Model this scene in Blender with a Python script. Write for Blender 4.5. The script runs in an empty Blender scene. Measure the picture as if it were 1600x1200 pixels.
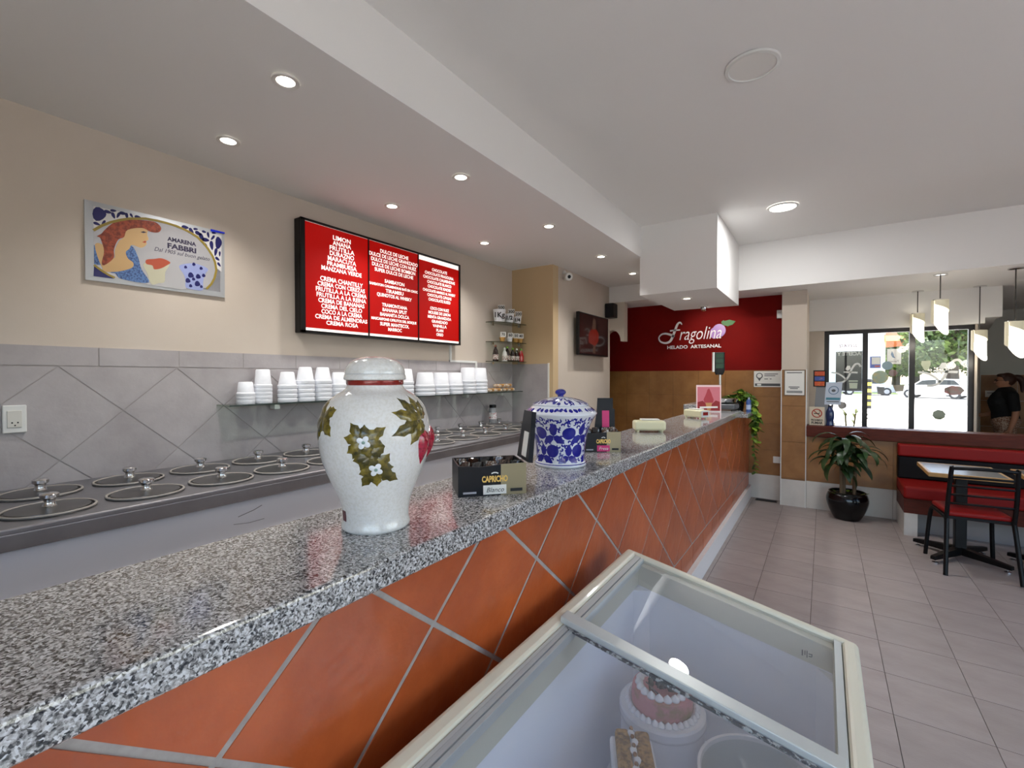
import bpy, bmesh, math, random
from mathutils import Vector, Matrix
random.seed(7)
SC = bpy.context.scene
COL = SC.collection
PI = math.pi

# ---------------------------------------------------------------- camera
cam_data = bpy.data.cameras.new('camera')
cam_data.sensor_width = 36.0
cam_data.lens = 36.0 * 720.0 / 1600.0
cam_data.clip_start = 0.02
cam = bpy.data.objects.new('camera', cam_data)
COL.objects.link(cam)
YAW, PITCH, ROLL = 0.5946, -0.01638, 0.00135
fwd = Vector((-math.sin(YAW) * math.cos(PITCH), math.cos(YAW) * math.cos(PITCH), math.sin(PITCH)))
rgt = Vector((math.cos(YAW), math.sin(YAW), 0))
dwn = fwd.cross(rgt)
r2 = math.cos(ROLL) * rgt + math.sin(ROLL) * dwn
d2 = -math.sin(ROLL) * rgt + math.cos(ROLL) * dwn
mw = Matrix((r2, -d2, -fwd)).transposed().to_4x4()
mw.translation = Vector((0, 0, 1.55))
cam.matrix_world = mw
SC.camera = cam

# ---------------------------------------------------------------- sky, sun, exposure
world = bpy.data.worlds.new('world')
SC.world = world
world.use_nodes = True
nt = world.node_tree
bg = nt.nodes['Background']
sky = nt.nodes.new('ShaderNodeTexSky')
sky.sky_type = 'NISHITA'
sky.sun_disc = False
sky.sun_elevation = math.radians(58)
sky.sun_rotation = math.radians(20)
sky.air_density = 1.0
sky.dust_density = 2.0
nt.links.new(sky.outputs[0], bg.inputs[0])
bg.inputs[1].default_value = 0.46
sun_data = bpy.data.lights.new('sun', 'SUN')
sun_data.energy = 10.0
sun_data.angle = math.radians(0.6)
sun_data.color = (1.0, 0.95, 0.87)
sun = bpy.data.objects.new('sun', sun_data)
COL.objects.link(sun)
sun.rotation_euler = Vector((-0.50, 0.08, 0.86)).to_track_quat('Z', 'Y').to_euler()
SC.view_settings.view_transform = 'Standard'
SC.view_settings.look = 'None'
SC.view_settings.gamma = 1.0
SC.view_settings.exposure = 1.2
SC.view_settings.use_curve_mapping = False
SC.cycles.use_denoising = True
SC.cycles.max_bounces = 10
SC.cycles.diffuse_bounces = 6
SC.cycles.glossy_bounces = 4
SC.cycles.transmission_bounces = 6
SC.cycles.transparent_max_bounces = 12
SC.cycles.sample_clamp_indirect = 6.0
SC.cycles.caustics_reflective = False
SC.cycles.caustics_refractive = False

def portal(loc, rot, sx, sy):
    l = bpy.data.lights.new('window_portal', 'AREA')
    l.shape = 'RECTANGLE'
    l.size, l.size_y = sx, sy
    l.cycles.is_portal = True
    o = bpy.data.objects.new('window_portal', l)
    o.location = loc
    o.rotation_euler = rot
    COL.objects.link(o)
# an area lamp shines along its local -Z; each portal faces into the room
portal((4.26, 2.2, 1.45), (0, PI / 2, 0), 2.4, 4.2)
portal((0.73, 7.62, 1.13), (-PI / 2, 0, 0), 1.4, 2.0)
portal((1.7, -2.06, 1.35), (PI / 2, 0, 0), 4.6, 2.5)

# ---------------------------------------------------------------- materials
def lin(h):
    if isinstance(h, str):
        c = [int(h[i:i + 2], 16) / 255 for i in (0, 2, 4)]
        return tuple((v / 12.92 if v <= 0.04045 else ((v + 0.055) / 1.055) ** 2.4) for v in c)
    return h
MATS = {}
def mat(name, col, rough=0.5, metal=0.0, coat=0.0, spec=0.5, noise=None, bump=None, vary=0.0, emit=None, trans=0.0, sheen=0, sss=0, alpha=1.0, stretch=None):
    """noise=(scale, colour2, low, high); bump=(scale, strength); vary = brightness change from object to object"""
    if name in MATS:
        return MATS[name]
    m = bpy.data.materials.new(name)
    m.use_nodes = True
    n, l = m.node_tree.nodes, m.node_tree.links
    p = n['Principled BSDF']
    c = lin(col) + (1.0,)
    p.inputs['Base Color'].default_value = c
    p.inputs['Roughness'].default_value = rough
    p.inputs['Metallic'].default_value = metal
    p.inputs['Coat Weight'].default_value = coat
    p.inputs['Coat Roughness'].default_value = 0.05
    p.inputs['Specular IOR Level'].default_value = spec
    p.inputs['Transmission Weight'].default_value = trans
    p.inputs['Alpha'].default_value = alpha
    if sss:
        p.inputs['Subsurface Weight'].default_value = sss
        p.inputs['Subsurface Radius'].default_value = (0.02, 0.015, 0.01)
    if emit:
        p.inputs['Emission Color'].default_value = lin(emit[0]) + (1.0,)
        p.inputs['Emission Strength'].default_value = emit[1]
    tc = n.new('ShaderNodeTexCoord')
    src = tc.outputs['Object']
    if stretch:
        mp = n.new('ShaderNodeMapping')
        mp.inputs['Scale'].default_value = stretch
        l.new(src, mp.inputs[0])
        src = mp.outputs[0]
    out = None
    if noise:
        t = n.new('ShaderNodeTexNoise')
        t.inputs['Scale'].default_value = noise[0]
        t.inputs['Detail'].default_value = 5
        t.inputs['Roughness'].default_value = 0.6
        l.new(src, t.inputs['Vector'])
        r = n.new('ShaderNodeValToRGB')
        r.color_ramp.elements[0].position = noise[2]
        r.color_ramp.elements[1].position = noise[3]
        r.color_ramp.elements[0].color = c
        r.color_ramp.elements[1].color = lin(noise[1]) + (1.0,)
        l.new(t.outputs['Fac'], r.inputs[0])
        out = r.outputs[0]
    if vary:
        oi = n.new('ShaderNodeObjectInfo')
        mr = n.new('ShaderNodeMapRange')
        mr.inputs['To Min'].default_value = 1 - vary
        mr.inputs['To Max'].default_value = 1 + vary
        l.new(oi.outputs['Random'], mr.inputs[0])
        hs = n.new('ShaderNodeHueSaturation')
        hs.inputs['Color'].default_value = c
        if out:
            l.new(out, hs.inputs['Color'])
        l.new(mr.outputs[0], hs.inputs['Value'])
        out = hs.outputs[0]
    if out:
        l.new(out, p.inputs['Base Color'])
    if bump:
        t2 = n.new('ShaderNodeTexNoise')
        t2.inputs['Scale'].default_value = bump[0]
        t2.inputs['Detail'].default_value = 4
        l.new(src, t2.inputs['Vector'])
        b = n.new('ShaderNodeBump')
        b.inputs['Strength'].default_value = bump[1]
        b.inputs['Distance'].default_value = 0.01
        l.new(t2.outputs['Fac'], b.inputs['Height'])
        l.new(b.outputs[0], p.inputs['Normal'])
    MATS[name] = m
    return m

def glass_mat(name, tint=(1, 1, 1), rough=0.0, base=0.04, extra=0.0):
    """thin pane: clear, with a fresnel reflection"""
    if name in MATS:
        return MATS[name]
    m = bpy.data.materials.new(name)
    m.use_nodes = True
    n, l = m.node_tree.nodes, m.node_tree.links
    n.clear()
    o = n.new('ShaderNodeOutputMaterial')
    tr = n.new('ShaderNodeBsdfTransparent')
    tr.inputs[0].default_value = tint + (1,)
    gl = n.new('ShaderNodeBsdfGlossy')
    gl.inputs['Roughness'].default_value = rough
    lw = n.new('ShaderNodeFresnel')
    gm = n.new('ShaderNodeNewGeometry')
    io = n.new('ShaderNodeMapRange')            # same reflection from both sides of the thin pane
    io.inputs['To Min'].default_value = 1.45
    io.inputs['To Max'].default_value = 1 / 1.45
    l.new(gm.outputs['Backfacing'], io.inputs['Value'])
    l.new(io.outputs[0], lw.inputs['IOR'])
    mx = n.new('ShaderNodeMixShader')
    l.new(lw.outputs[0], mx.inputs[0])
    l.new(tr.outputs[0], mx.inputs[1])
    l.new(gl.outputs[0], mx.inputs[2])
    last = mx.outputs[0]
    if extra:                                   # haze or frost on the pane
        df = n.new('ShaderNodeBsdfDiffuse')
        df.inputs[0].default_value = (0.8, 0.82, 0.85, 1)
        m2 = n.new('ShaderNodeMixShader')
        m2.inputs[0].default_value = extra
        l.new(last, m2.inputs[1])
        l.new(df.outputs[0], m2.inputs[2])
        last = m2.outputs[0]
    l.new(last, o.inputs[0])
    MATS[name] = m
    return m

def granite_mat(name, bright=1.0):
    m = bpy.data.materials.new(name)
    m.use_nodes = True
    n, l = m.node_tree.nodes, m.node_tree.links
    p = n['Principled BSDF']
    tc = n.new('ShaderNodeTexCoord')
    wn = n.new('ShaderNodeTexNoise')
    wn.inputs['Scale'].default_value = 90
    wn.inputs['Detail'].default_value = 2
    l.new(tc.outputs['Object'], wn.inputs['Vector'])
    wm = n.new('ShaderNodeMixRGB')
    wm.blend_type = 'ADD'
    wm.inputs[0].default_value = 0.012
    l.new(tc.outputs['Object'], wm.inputs[1])
    l.new(wn.outputs['Color'], wm.inputs[2])
    v = n.new('ShaderNodeTexVoronoi')
    v.inputs['Scale'].default_value = 270
    l.new(wm.outputs[0], v.inputs['Vector'])
    sp = n.new('ShaderNodeSeparateColor')
    l.new(v.outputs['Color'], sp.inputs[0])
    n2 = n.new('ShaderNodeTexNoise')
    n2.inputs['Scale'].default_value = 165
    n2.inputs['Detail'].default_value = 3
    l.new(tc.outputs['Object'], n2.inputs['Vector'])
    ad = n.new('ShaderNodeMath')
    ad.operation = 'MULTIPLY_ADD'
    ad.inputs[1].default_value = 0.55
    l.new(sp.outputs[0], ad.inputs[0])
    mu = n.new('ShaderNodeMath')
    mu.operation = 'MULTIPLY'
    mu.inputs[1].default_value = 0.9
    l.new(n2.outputs['Fac'], mu.inputs[0])
    l.new(mu.outputs[0], ad.inputs[2])
    r = n.new('ShaderNodeValToRGB')
    e = r.color_ramp.elements
    e[0].position, e[0].color = 0.40, (0.015, 0.016, 0.020, 1)
    e[1].position, e[1].color = 1.0, (0.68 * bright, 0.69 * bright, 0.71 * bright, 1)
    for pos, g in ((0.53, 0.075), (0.65, 0.22), (0.80, 0.42)):
        x = e.new(pos)
        x.color = (g * bright, g * bright * 0.98, g * bright * 0.97, 1)
    l.new(ad.outputs[0], r.inputs[0])
    l.new(r.outputs[0], p.inputs['Base Color'])
    p.inputs['Roughness'].default_value = 0.09
    p.inputs['Specular IOR Level'].default_value = 0.65
    MATS[name] = m
    return m

WHITE_PAINT = mat('white_paint', 'E9E8E6', 0.85, bump=(260, 0.05))
SOFFIT_PAINT = WHITE_PAINT
CREAM_PAINT = mat('cream_paint', 'CCC1B5', 0.85, noise=(1.2, 'C7BBAD', 0.4, 0.65), bump=(220, 0.06))
YELLOW_PAINT = mat('yellow_paint', 'C9B08A', 0.85, bump=(220, 0.06))
RED_PAINT = mat('red_paint', '760703', 0.8, spec=0.2, noise=(2.0, '6A0502', 0.4, 0.65))
GRANITE = granite_mat('granite')
GREY_TILE = mat('grey_wall_tile', 'AFAAAB', 0.5, noise=(5, 'A09A9B', 0.35, 0.7), bump=(60, 0.08), vary=0.05)
GREY_GROUT = mat('grey_grout', 'A8A2A0', 0.9)
CEMENT_GROUT = mat('cement_grout', 'ABA6A2', 0.9, noise=(30, '98928D', 0.3, 0.7))
TERRACOTTA = mat('terracotta_tile', 'BA5C2C', 0.34, coat=0.25, noise=(4.0, '9A4621', 0.30, 0.72), bump=(14, 0.34), vary=0.09)
BROWN_TILE = mat('brown_wall_tile', '9C6E3E', 0.4, noise=(5, '84592C', 0.3, 0.7), bump=(40, 0.08), vary=0.07)
BROWN_GROUT = mat('brown_grout', '705030', 0.9)
BASE_TILE = mat('off_white_tile', 'CFCBC4', 0.4, noise=(4, 'C3BEB7', 0.35, 0.7), vary=0.02)
FLOOR_TILE = mat('floor_tile', 'A69C98', 0.42, noise=(3.5, '958A85', 0.3, 0.72), bump=(50, 0.05), vary=0.05, stretch=(1, 2.2, 1))
FLOOR_GROUT = mat('floor_grout', '5F5753', 0.95)
STEEL = mat('stainless_steel', 'A09FA3', 0.40, 1.0, noise=(7, '929195', 0.3, 0.7), stretch=(30, 1, 1))
CHROME = mat('chrome', 'DDDDDD', 0.08, 1.0)
LID_GREY = mat('lid_steel', '757372', 0.34, 1.0)
BLACK_METAL = mat('black_metal', '070708', 0.4, spec=0.25)
BLACK_PLASTIC = mat('black_plastic', '0A090A', 0.4, spec=0.3)
WHITE_PLASTIC = mat('white_plastic', 'DEDFDC', 0.4)
FOAM = mat('white_foam', 'EDEFF4', 0.6, bump=(300, 0.06))
CREAM_PLASTIC = mat('cream_plastic', 'E6E2BE', 0.3, coat=0.2)
SHEET_GLASS = glass_mat('clear_glass')
SHELF_GLASS = glass_mat('green_shelf_glass', (0.78, 0.86, 0.80), 0.0)
FRIDGE_WHITE = mat('enamel_white', 'E2E4EA', 0.3)
DARK_WOOD = mat('dark_red_wood', '5C2414', 0.5, spec=0.25, noise=(10, '48190D', 0.3, 0.7), stretch=(1, 8, 8))
RED_VINYL = mat('red_vinyl', '861210', 0.5, spec=0.25)
BLACK_VINYL = mat('black_vinyl', '0C0B0E', 0.55, spec=0.2)
DARK_FRAME = mat('dark_window_frame', '1B1517', 0.4)

# ---------------------------------------------------------------- mesh helpers
class MB:
    def __init__(s):
        s.V, s.F = [], []
    def add(s, V, F):
        k = len(s.V)
        s.V += [tuple(v) for v in V]
        s.F += [tuple(i + k for i in f) for f in F]
        return s
    def box(s, x0, x1, y0, y1, z0, z1, mtx=None):
        V = [Vector((x, y, z)) for z in (z0, z1) for y in (y0, y1) for x in (x0, x1)]
        if mtx is not None:
            V = [mtx @ v for v in V]
        return s.add(V, [(0, 2, 3, 1), (4, 5, 7, 6), (0, 1, 5, 4), (2, 6, 7, 3), (0, 4, 6, 2), (1, 3, 7, 5)])
    def lathe(s, prof, seg=32, c=(0, 0, 0), mtx=None, close=True):
        V, F = [], []
        for r, z in prof:
            for i in range(seg):
                a = 2 * PI * i / seg
                V.append(Vector((c[0] + r * math.cos(a), c[1] + r * math.sin(a), c[2] + z)))
        n = len(prof)
        for j in range(n - 1):
            for i in range(seg):
                k = (i + 1) % seg
                F.append((j * seg + i, j * seg + k, (j + 1) * seg + k, (j + 1) * seg + i))
        if close:
            F.append(tuple(range(seg))[::-1])
            F.append(tuple((n - 1) * seg + i for i in range(seg)))
        if mtx is not None:
            V = [mtx @ v for v in V]
        return s.add(V, F)
    def tube(s, pts, r, seg=8, closed=False):
        pts = [Vector(p) for p in pts]
        n = len(pts)
        rs = r if isinstance(r, (list, tuple)) else [r] * n
        V, F = [], []
        up = Vector((0, 0, 1))
        prev = None
        for i, p in enumerate(pts):
            if closed:
                t = pts[(i + 1) % n] - pts[i - 1]
            else:
                t = pts[min(i + 1, n - 1)] - pts[max(i - 1, 0)]
            t.normalize()
            if prev is None:
                a = t.cross(up)
                if a.length < 1e-3:
                    a = t.cross(Vector((1, 0, 0)))
            else:
                a = prev - t * prev.dot(t)
                if a.length < 1e-4:
                    a = t.cross(up)
            a.normalize()
            prev = a
            b = t.cross(a)
            for k in range(seg):
                g = 2 * PI * k / seg
                V.append(p + rs[i] * (math.cos(g) * a + math.sin(g) * b))
        m = n if closed else n - 1
        for j in range(m):
            j2 = (j + 1) % n
            for k in range(seg):
                k2 = (k + 1) % seg
                F.append((j * seg + k, j * seg + k2, j2 * seg + k2, j2 * seg + k))
        if not closed:
            F.append(tuple(range(seg))[::-1])
            F.append(tuple((n - 1) * seg + k for k in range(seg)))
        return s.add(V, F)
    def prism(s, poly, fr, c0, c1):
        """polygon (a, b) in the frame fr, from depth c0 to c1 along its normal"""
        n = len(poly)
        if sum(poly[i][0] * poly[(i + 1) % n][1] - poly[(i + 1) % n][0] * poly[i][1] for i in range(n)) < 0:
            poly = poly[::-1]
        V = [fr(a, b, c0) for a, b in poly] + [fr(a, b, c1) for a, b in poly]
        F = [tuple(range(n))[::-1], tuple(range(n, 2 * n))]
        F += [(i, (i + 1) % n, n + (i + 1) % n, n + i) for i in range(n)]
        return s.add(V, F)
    def ball(s, c, r, seg=12, rings=8, mtx=None):
        rx, ry, rz = r if isinstance(r, (tuple, list)) else (r, r, r)
        V = [Vector((c[0], c[1], c[2] - rz))]
        F = []
        for j in range(1, rings):
            t = -PI / 2 + PI * j / rings
            for i in range(seg):
                a = 2 * PI * i / seg
                V.append(Vector((c[0] + rx * math.cos(t) * math.cos(a), c[1] + ry * math.cos(t) * math.sin(a), c[2] + rz * math.sin(t))))
        V.append(Vector((c[0], c[1], c[2] + rz)))
        for i in range(seg):
            F.append((0, 1 + (i + 1) % seg, 1 + i))
            F.append((len(V) - 1, len(V) - 1 - seg + i, len(V) - 1 - seg + (i + 1) % seg))
        for j in range(rings - 2):
            for i in range(seg):
                k = (i + 1) % seg
                F.append((1 + j * seg + i, 1 + j * seg + k, 1 + (j + 1) * seg + k, 1 + (j + 1) * seg + i))
        if mtx is not None:
            V = [mtx @ v for v in V]
        return s.add(V, F)
    def mesh(s, name, m=None, smooth=False):
        me = bpy.data.meshes.new(name)
        me.from_pydata(s.V, [], s.F)
        me.update()
        if m:
            me.materials.append(m)
        if smooth:
            me.polygons.foreach_set('use_smooth', [True] * len(me.polygons))
            if smooth != 'all':
                me.set_sharp_from_angle(angle=math.radians(38))
        return me
    def build(s, name, m, parent=None, smooth=False, bevel=0.0, seg=2):
        return link(name, s.mesh(name, m, smooth), parent, bevel, seg)

def link(name, me, parent=None, bevel=0.0, seg=2):
    o = bpy.data.objects.new(name, me)
    COL.objects.link(o)
    if parent is not None:
        o.parent = parent
    if bevel:
        b = o.modifiers.new('bevel', 'BEVEL')
        b.width = bevel
        b.segments = seg
        b.limit_method = 'ANGLE'
        b.angle_limit = math.radians(50)
        b.harden_normals = False
    return o

def frame(o, u, v):
    o, u, v = Vector(o), Vector(u).normalized(), Vector(v).normalized()
    w = u.cross(v)
    return lambda a, b, c=0.0: o + a * u + b * v + c * w

def tag(o, label, cat, group=None, kind=None):
    o['label'] = label
    o['category'] = cat
    if group:
        o['group'] = group
    if kind:
        o['kind'] = kind
    return o
def thing(name, label, cat, loc=(0, 0, 0), rz=0.0, group=None):
    e = bpy.data.objects.new(name, None)
    e.empty_display_size = 0.05
    COL.objects.link(e)
    e.location = loc
    e.rotation_euler = (0, 0, rz)
    return tag(e, label, cat, group)
def struct(o, label=None, cat=None):
    o['kind'] = 'structure'
    if label:
        o['label'] = label
    if cat:
        o['category'] = cat
    return o
def copy_tree(o, loc=None, rz=None, label=None, parent=None):
    c = o.copy()
    COL.objects.link(c)
    if parent is not None:
        c.parent = parent
    if loc is not None:
        c.location = loc
    if rz is not None:
        c.rotation_euler = (0, 0, rz)
    if label:
        c['label'] = label
    for ch in list(o.children):
        copy_tree(ch, parent=c)
    return c

def clip(poly, x0, x1, y0, y1):
    def cut(P, f, inter):
        R = []
        for i in range(len(P)):
            a, b = P[i], P[(i + 1) % len(P)]
            fa, fb = f(a), f(b)
            if fa >= 0:
                R.append(a)
            if (fa >= 0) != (fb >= 0):
                t = fa / (fa - fb)
                R.append((a[0] + t * (b[0] - a[0]), a[1] + t * (b[1] - a[1])))
        return R
    for f in (lambda p: p[0] - x0, lambda p: x1 - p[0], lambda p: p[1] - y0, lambda p: y1 - p[1]):
        if poly:
            poly = cut(poly, f, None)
    out = []
    for p in poly:
        if not out or (abs(p[0] - out[-1][0]) + abs(p[1] - out[-1][1])) > 1e-5:
            out.append(p)
    if len(out) > 1 and abs(out[0][0] - out[-1][0]) + abs(out[0][1] - out[-1][1]) < 1e-5:
        out.pop()
    return out
def area(p):
    return abs(sum(p[i][0] * p[(i + 1) % len(p)][1] - p[(i + 1) % len(p)][0] * p[i][1] for i in range(len(p)))) / 2
def rect_tiles(parent, fr, a0, a1, b0, b1, sa, sb, oa, ob, gap, m, depth=0.004, name='tile'):
    """grid of tiles, one object each, clipped to the rectangle"""
    i0, j0 = math.floor((a0 - oa) / sa), math.floor((b0 - ob) / sb)
    i = i0
    while oa + i * sa < a1 - 1e-4:
        j = j0
        while ob + j * sb < b1 - 1e-4:
            p = clip([(oa + i * sa + gap / 2, ob + j * sb + gap / 2), (oa + (i + 1) * sa - gap / 2, ob + j * sb + gap / 2),
                      (oa + (i + 1) * sa - gap / 2, ob + (j + 1) * sb - gap / 2), (oa + i * sa + gap / 2, ob + (j + 1) * sb - gap / 2)], a0, a1, b0, b1)
            if len(p) > 2 and area(p) > 2e-4:
                MB().prism(p, fr, 0, depth).build(name, m, parent)
            j += 1
        i += 1
def diamond_tiles(parent, fr, a0, a1, b0, b1, ca, cb, ha, hb, gap, m, depth=0.004):
    """lozenges centred on (ca, cb) + k (2 ha, 2 hb) and the half-shifted set, clipped to the rectangle"""
    k = 1 - gap / 2 * math.hypot(ha, hb) / (ha * hb)
    for s in (0, 1):
        i = math.floor((a0 - ca) / (2 * ha)) - 1
        while ca + (2 * i + s) * ha - ha < a1:
            j = math.floor((b0 - cb) / (2 * hb)) - 1
            while cb + (2 * j + s) * hb - hb < b1:
                x, y = ca + (2 * i + s) * ha, cb + (2 * j + s) * hb
                p = clip([(x - ha * k, y), (x, y - hb * k), (x + ha * k, y), (x, y + hb * k)], a0, a1, b0, b1)
                if len(p) > 2 and area(p) > 4e-4:
                    MB().prism(p, fr, 0, depth).build('tile', m, parent)
                j += 1
            i += 1

def text_mesh(body, size, align='CENTER', bold=0.0, shear=0.0, space=1.0, depth=0.0, fitw=None):
    cu = bpy.data.curves.new('lettering', 'FONT')
    cu.body = body
    cu.size = size
    cu.align_x = align
    cu.align_y = 'CENTER'
    cu.offset = bold
    cu.shear = shear
    cu.space_character = space
    cu.extrude = depth
    cu.resolution_u = 3
    ob = bpy.data.objects.new('lettering', cu)
    me = bpy.data.meshes.new_from_object(ob)
    bpy.data.objects.remove(ob)
    bpy.data.curves.remove(cu)
    if fitw and len(me.vertices):
        xs = [v.co.x for v in me.vertices]
        w = max(xs) - min(xs)
        for v in me.vertices:
            v.co.x *= fitw / w
    return me
def text(name, body, size, fr, a, b, m, parent, c=0.001, mirror=False, **k):
    me = text_mesh(body, size, **k)
    for v in me.vertices:
        x = -v.co.x if mirror else v.co.x
        v.co = fr(a + x, b + v.co.y, c + v.co.z)
    me.materials.clear()
    me.materials.append(m)
    return link(name, me, parent)
def circle(cx, cy, rx, ry=None, n=24, a0=0.0):
    ry = rx if ry is None else ry
    return [(cx + rx * math.cos(a0 + 2 * PI * i / n), cy + ry * math.sin(a0 + 2 * PI * i / n)) for i in range(n)]
def strip(pts, w):
    """polygon along a 2D polyline, width w (number or list)"""
    n = len(pts)
    ws = w if isinstance(w, list) else [w] * n
    L, R = [], []
    for i in range(n):
        dx = pts[min(i + 1, n - 1)][0] - pts[max(i - 1, 0)][0]
        dy = pts[min(i + 1, n - 1)][1] - pts[max(i - 1, 0)][1]
        d = math.hypot(dx, dy) or 1
        L.append((pts[i][0] - dy / d * ws[i] / 2, pts[i][1] + dx / d * ws[i] / 2))
        R.append((pts[i][0] + dy / d * ws[i] / 2, pts[i][1] - dx / d * ws[i] / 2))
    return L, R
def add_strip(mb, pts, w, fr, c0, c1):
    L, R = strip(pts, w)
    for i in range(len(pts) - 1):
        mb.prism([L[i], R[i], R[i + 1], L[i + 1]], fr, c0, c1)
    return mb
def smooth_path(pts, n=6):
    """Catmull-Rom through the points"""
    pts = [Vector(p) for p in pts]
    out = []
    for i in range(len(pts) - 1):
        p0, p1, p2, p3 = pts[max(i - 1, 0)], pts[i], pts[i + 1], pts[min(i + 2, len(pts) - 1)]
        for k in range(n):
            t = k / n
            out.append(0.5 * (2 * p1 + (p2 - p0) * t + (2 * p0 - 5 * p1 + 4 * p2 - p3) * t * t + (3 * p1 - p0 - 3 * p2 + p3) * t ** 3))
    out.append(pts[-1])
    return out
# ================================================================ the room
XL, ZC, ZS, XS = -3.0, 3.09, 2.775, -1.57      # left wall, ceiling, soffit underside, soffit face
YJ, XT, YB = 4.44, -2.46, 6.62                 # jog wall, screen wall, back wall
YBEAM, ZB = 6.03, 2.56

fl = struct(MB().box(-4.0, 4.3, -2.1, 10.2, -0.12, -0.004).build('floor', FLOOR_GROUT), 'pale square tiled floor running through the whole shop', 'floor')
FT = 0.334
tile_me = MB().box(0.0015, FT - 0.0015, 0.0015, FT - 0.0015, -0.004, 0.0).mesh('tile', FLOOR_TILE)
for i in range(-2, 11):
    for j in range(-2, 22):
        x, y = -0.057 + i * FT, 2.705 - 10 * 0.36 + j * 0.36
        if x < -0.80 or y < -0.9:
            continue
        if y + 0.36 > 6.7 or x + FT > 4.2:
            continue
        o = link('tile', tile_me, fl)
        o.location = (x, y, 0)
        o.scale = (1, 0.36 / FT, 1)
MB().box(-4.0, -0.727, -2.1, 6.7, -0.004, 0.0).build('aisle_surface', FLOOR_TILE, fl)
MB().box(-0.6, 4.25, 6.667, 10.2, -0.004, 0.0).build('far_surface', FLOOR_TILE, fl)
MB().box(-0.727, 4.25, -2.1, -0.897, -0.004, 0.0).build('near_surface', FLOOR_TILE, fl)

struct(MB().box(XS, 4.3, -2.1, YBEAM, ZC, ZC + 0.2).build('ceiling', WHITE_PAINT), 'high white plaster ceiling over the customer side', 'ceiling')
struct(MB().box(-4.1, XS, -2.1, YBEAM, ZS, ZC + 0.2).build('ceiling_soffit', WHITE_PAINT), 'lowered white plaster soffit with downlights above the counter', 'ceiling')
struct(MB().box(-4.1, 4.3, YBEAM, 10.3, ZB, ZC + 0.2).build('ceiling_beam', WHITE_PAINT), 'deep white plaster beam and low ceiling towards the back', 'ceiling')
struct(MB().box(XS - 0.012, -0.84, 4.70, YBEAM + 0.001, 2.385, ZC + 0.01).build('trim_bulkhead', WHITE_PAINT), 'white plaster box hanging from the ceiling over the counter end', 'bulkhead')

# left wall: cream plaster above, grey tiles set on the diagonal below
wl = struct(MB().box(XL - 0.15, XL, -2.1, YJ + 0.1, 0, ZS).build('wall_left', CREAM_PAINT), 'cream wall behind the counter with a grey diamond tile splashback', 'wall')
FL = frame((XL, 0, 0), (0, 1, 0), (0, 0, 1))     # a = y, b = z, normal +x
MB().box(XL - 0.01, XL + 0.004, -2.0, YJ, 0.9, 1.696).build('grout_bed', GREY_GROUT, wl)
FLt = frame((XL + 0.004, 0, 0), (0, 1, 0), (0, 0, 1))
rect_tiles(wl, FLt, -0.7, YJ - 0.004, 1.603, 1.698, 0.345, 0.095, 0.405, 1.603, 0.005, GREY_TILE, 0.0025)
diamond_tiles(wl, FLt, -0.7, YJ - 0.004, 1.0, 1.599, 0.602, 1.377, 0.241, 0.223, 0.005, GREY_TILE, 0.0025)
# jog wall
wj = struct(MB().box(-3.15, XT, YJ, YJ + 0.12, 0, ZS).build('wall_jog', YELLOW_PAINT), 'short ochre wall closing the end of the splashback corner', 'wall')
MB().box(XL, XT - 0.055, YJ - 0.004, YJ + 0.01, 0.0, 1.69).build('grout_bed', GREY_GROUT, wj)
FJ = frame((0, YJ - 0.004, 0), (1, 0, 0), (0, 0, 1))   # normal -y
rect_tiles(wj, FJ, XL + 0.006, XT - 0.06, 0.9, 1.69, 0.48, 0.79, XL + 0.006, 0.9, 0.004, GREY_TILE, 0.005)
MB().box(XT - 0.062, XT - 0.045, YJ - 0.012, YJ, 0.0, 1.697).build('edge_trim', WHITE_PLASTIC, wj)
# screen wall
struct(MB().box(XT - 0.12, XT, YJ + 0.12, 6.06, 0, ZS).build('wall_screen', CREAM_PAINT), 'cream side wall carrying the television screen', 'wall')
# arch piece at the end of the screen wall
FA = frame((0, 6.19, 0), (1, 0, 0), (0, 0, 1))
arch = [(-2.62, ZB), (-2.62, 2.0), (-2.545, 2.0)]
for k in range(0, 13):
    a = PI - k * PI / 12
    arch.append((-2.425 + 0.12 * math.cos(a), 2.04 + 0.145 * math.sin(a)))
arch += [(-2.305, 2.03), (-2.255, 2.03), (-2.255, ZB)]
struct(MB().prism(arch, FA, 0, 0.13).build('wall_arch', CREAM_PAINT), 'cream arched nib of wall beside the red wall', 'wall')

# back wall: red above, brown tiles, off white base
wb = struct(MB().box(-4.1, -0.17, YB, YB + 0.15, 0, ZB).build('wall_back', RED_PAINT), 'red back wall with brown tiles below and the shop lettering', 'wall')
MB().box(-4.0, -0.42, YB - 0.006, YB, 0.30, 1.625).build('grout_bed', BROWN_GROUT, wb)
FB = frame((0, YB - 0.006, 0), (1, 0, 0), (0, 0, 1))
rect_tiles(wb, FB, -3.6, -0.42, 0.31, 1.625, 0.335, 0.335, -0.74, 1.625 - 4 * 0.335, 0.003, BROWN_TILE, 0.006)
MB().box(-3.6, -0.42, YB - 0.014, YB, 0.0, 0.305).build('base_tile', BASE_TILE, wb)
# passage behind the screen wall
struct(MB().box(-4.1, -4.0, 4.5, 6.7, 0, ZB + 0.3).build('wall_passage', RED_PAINT), 'dark red end of the passage behind the arch', 'wall')

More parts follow.
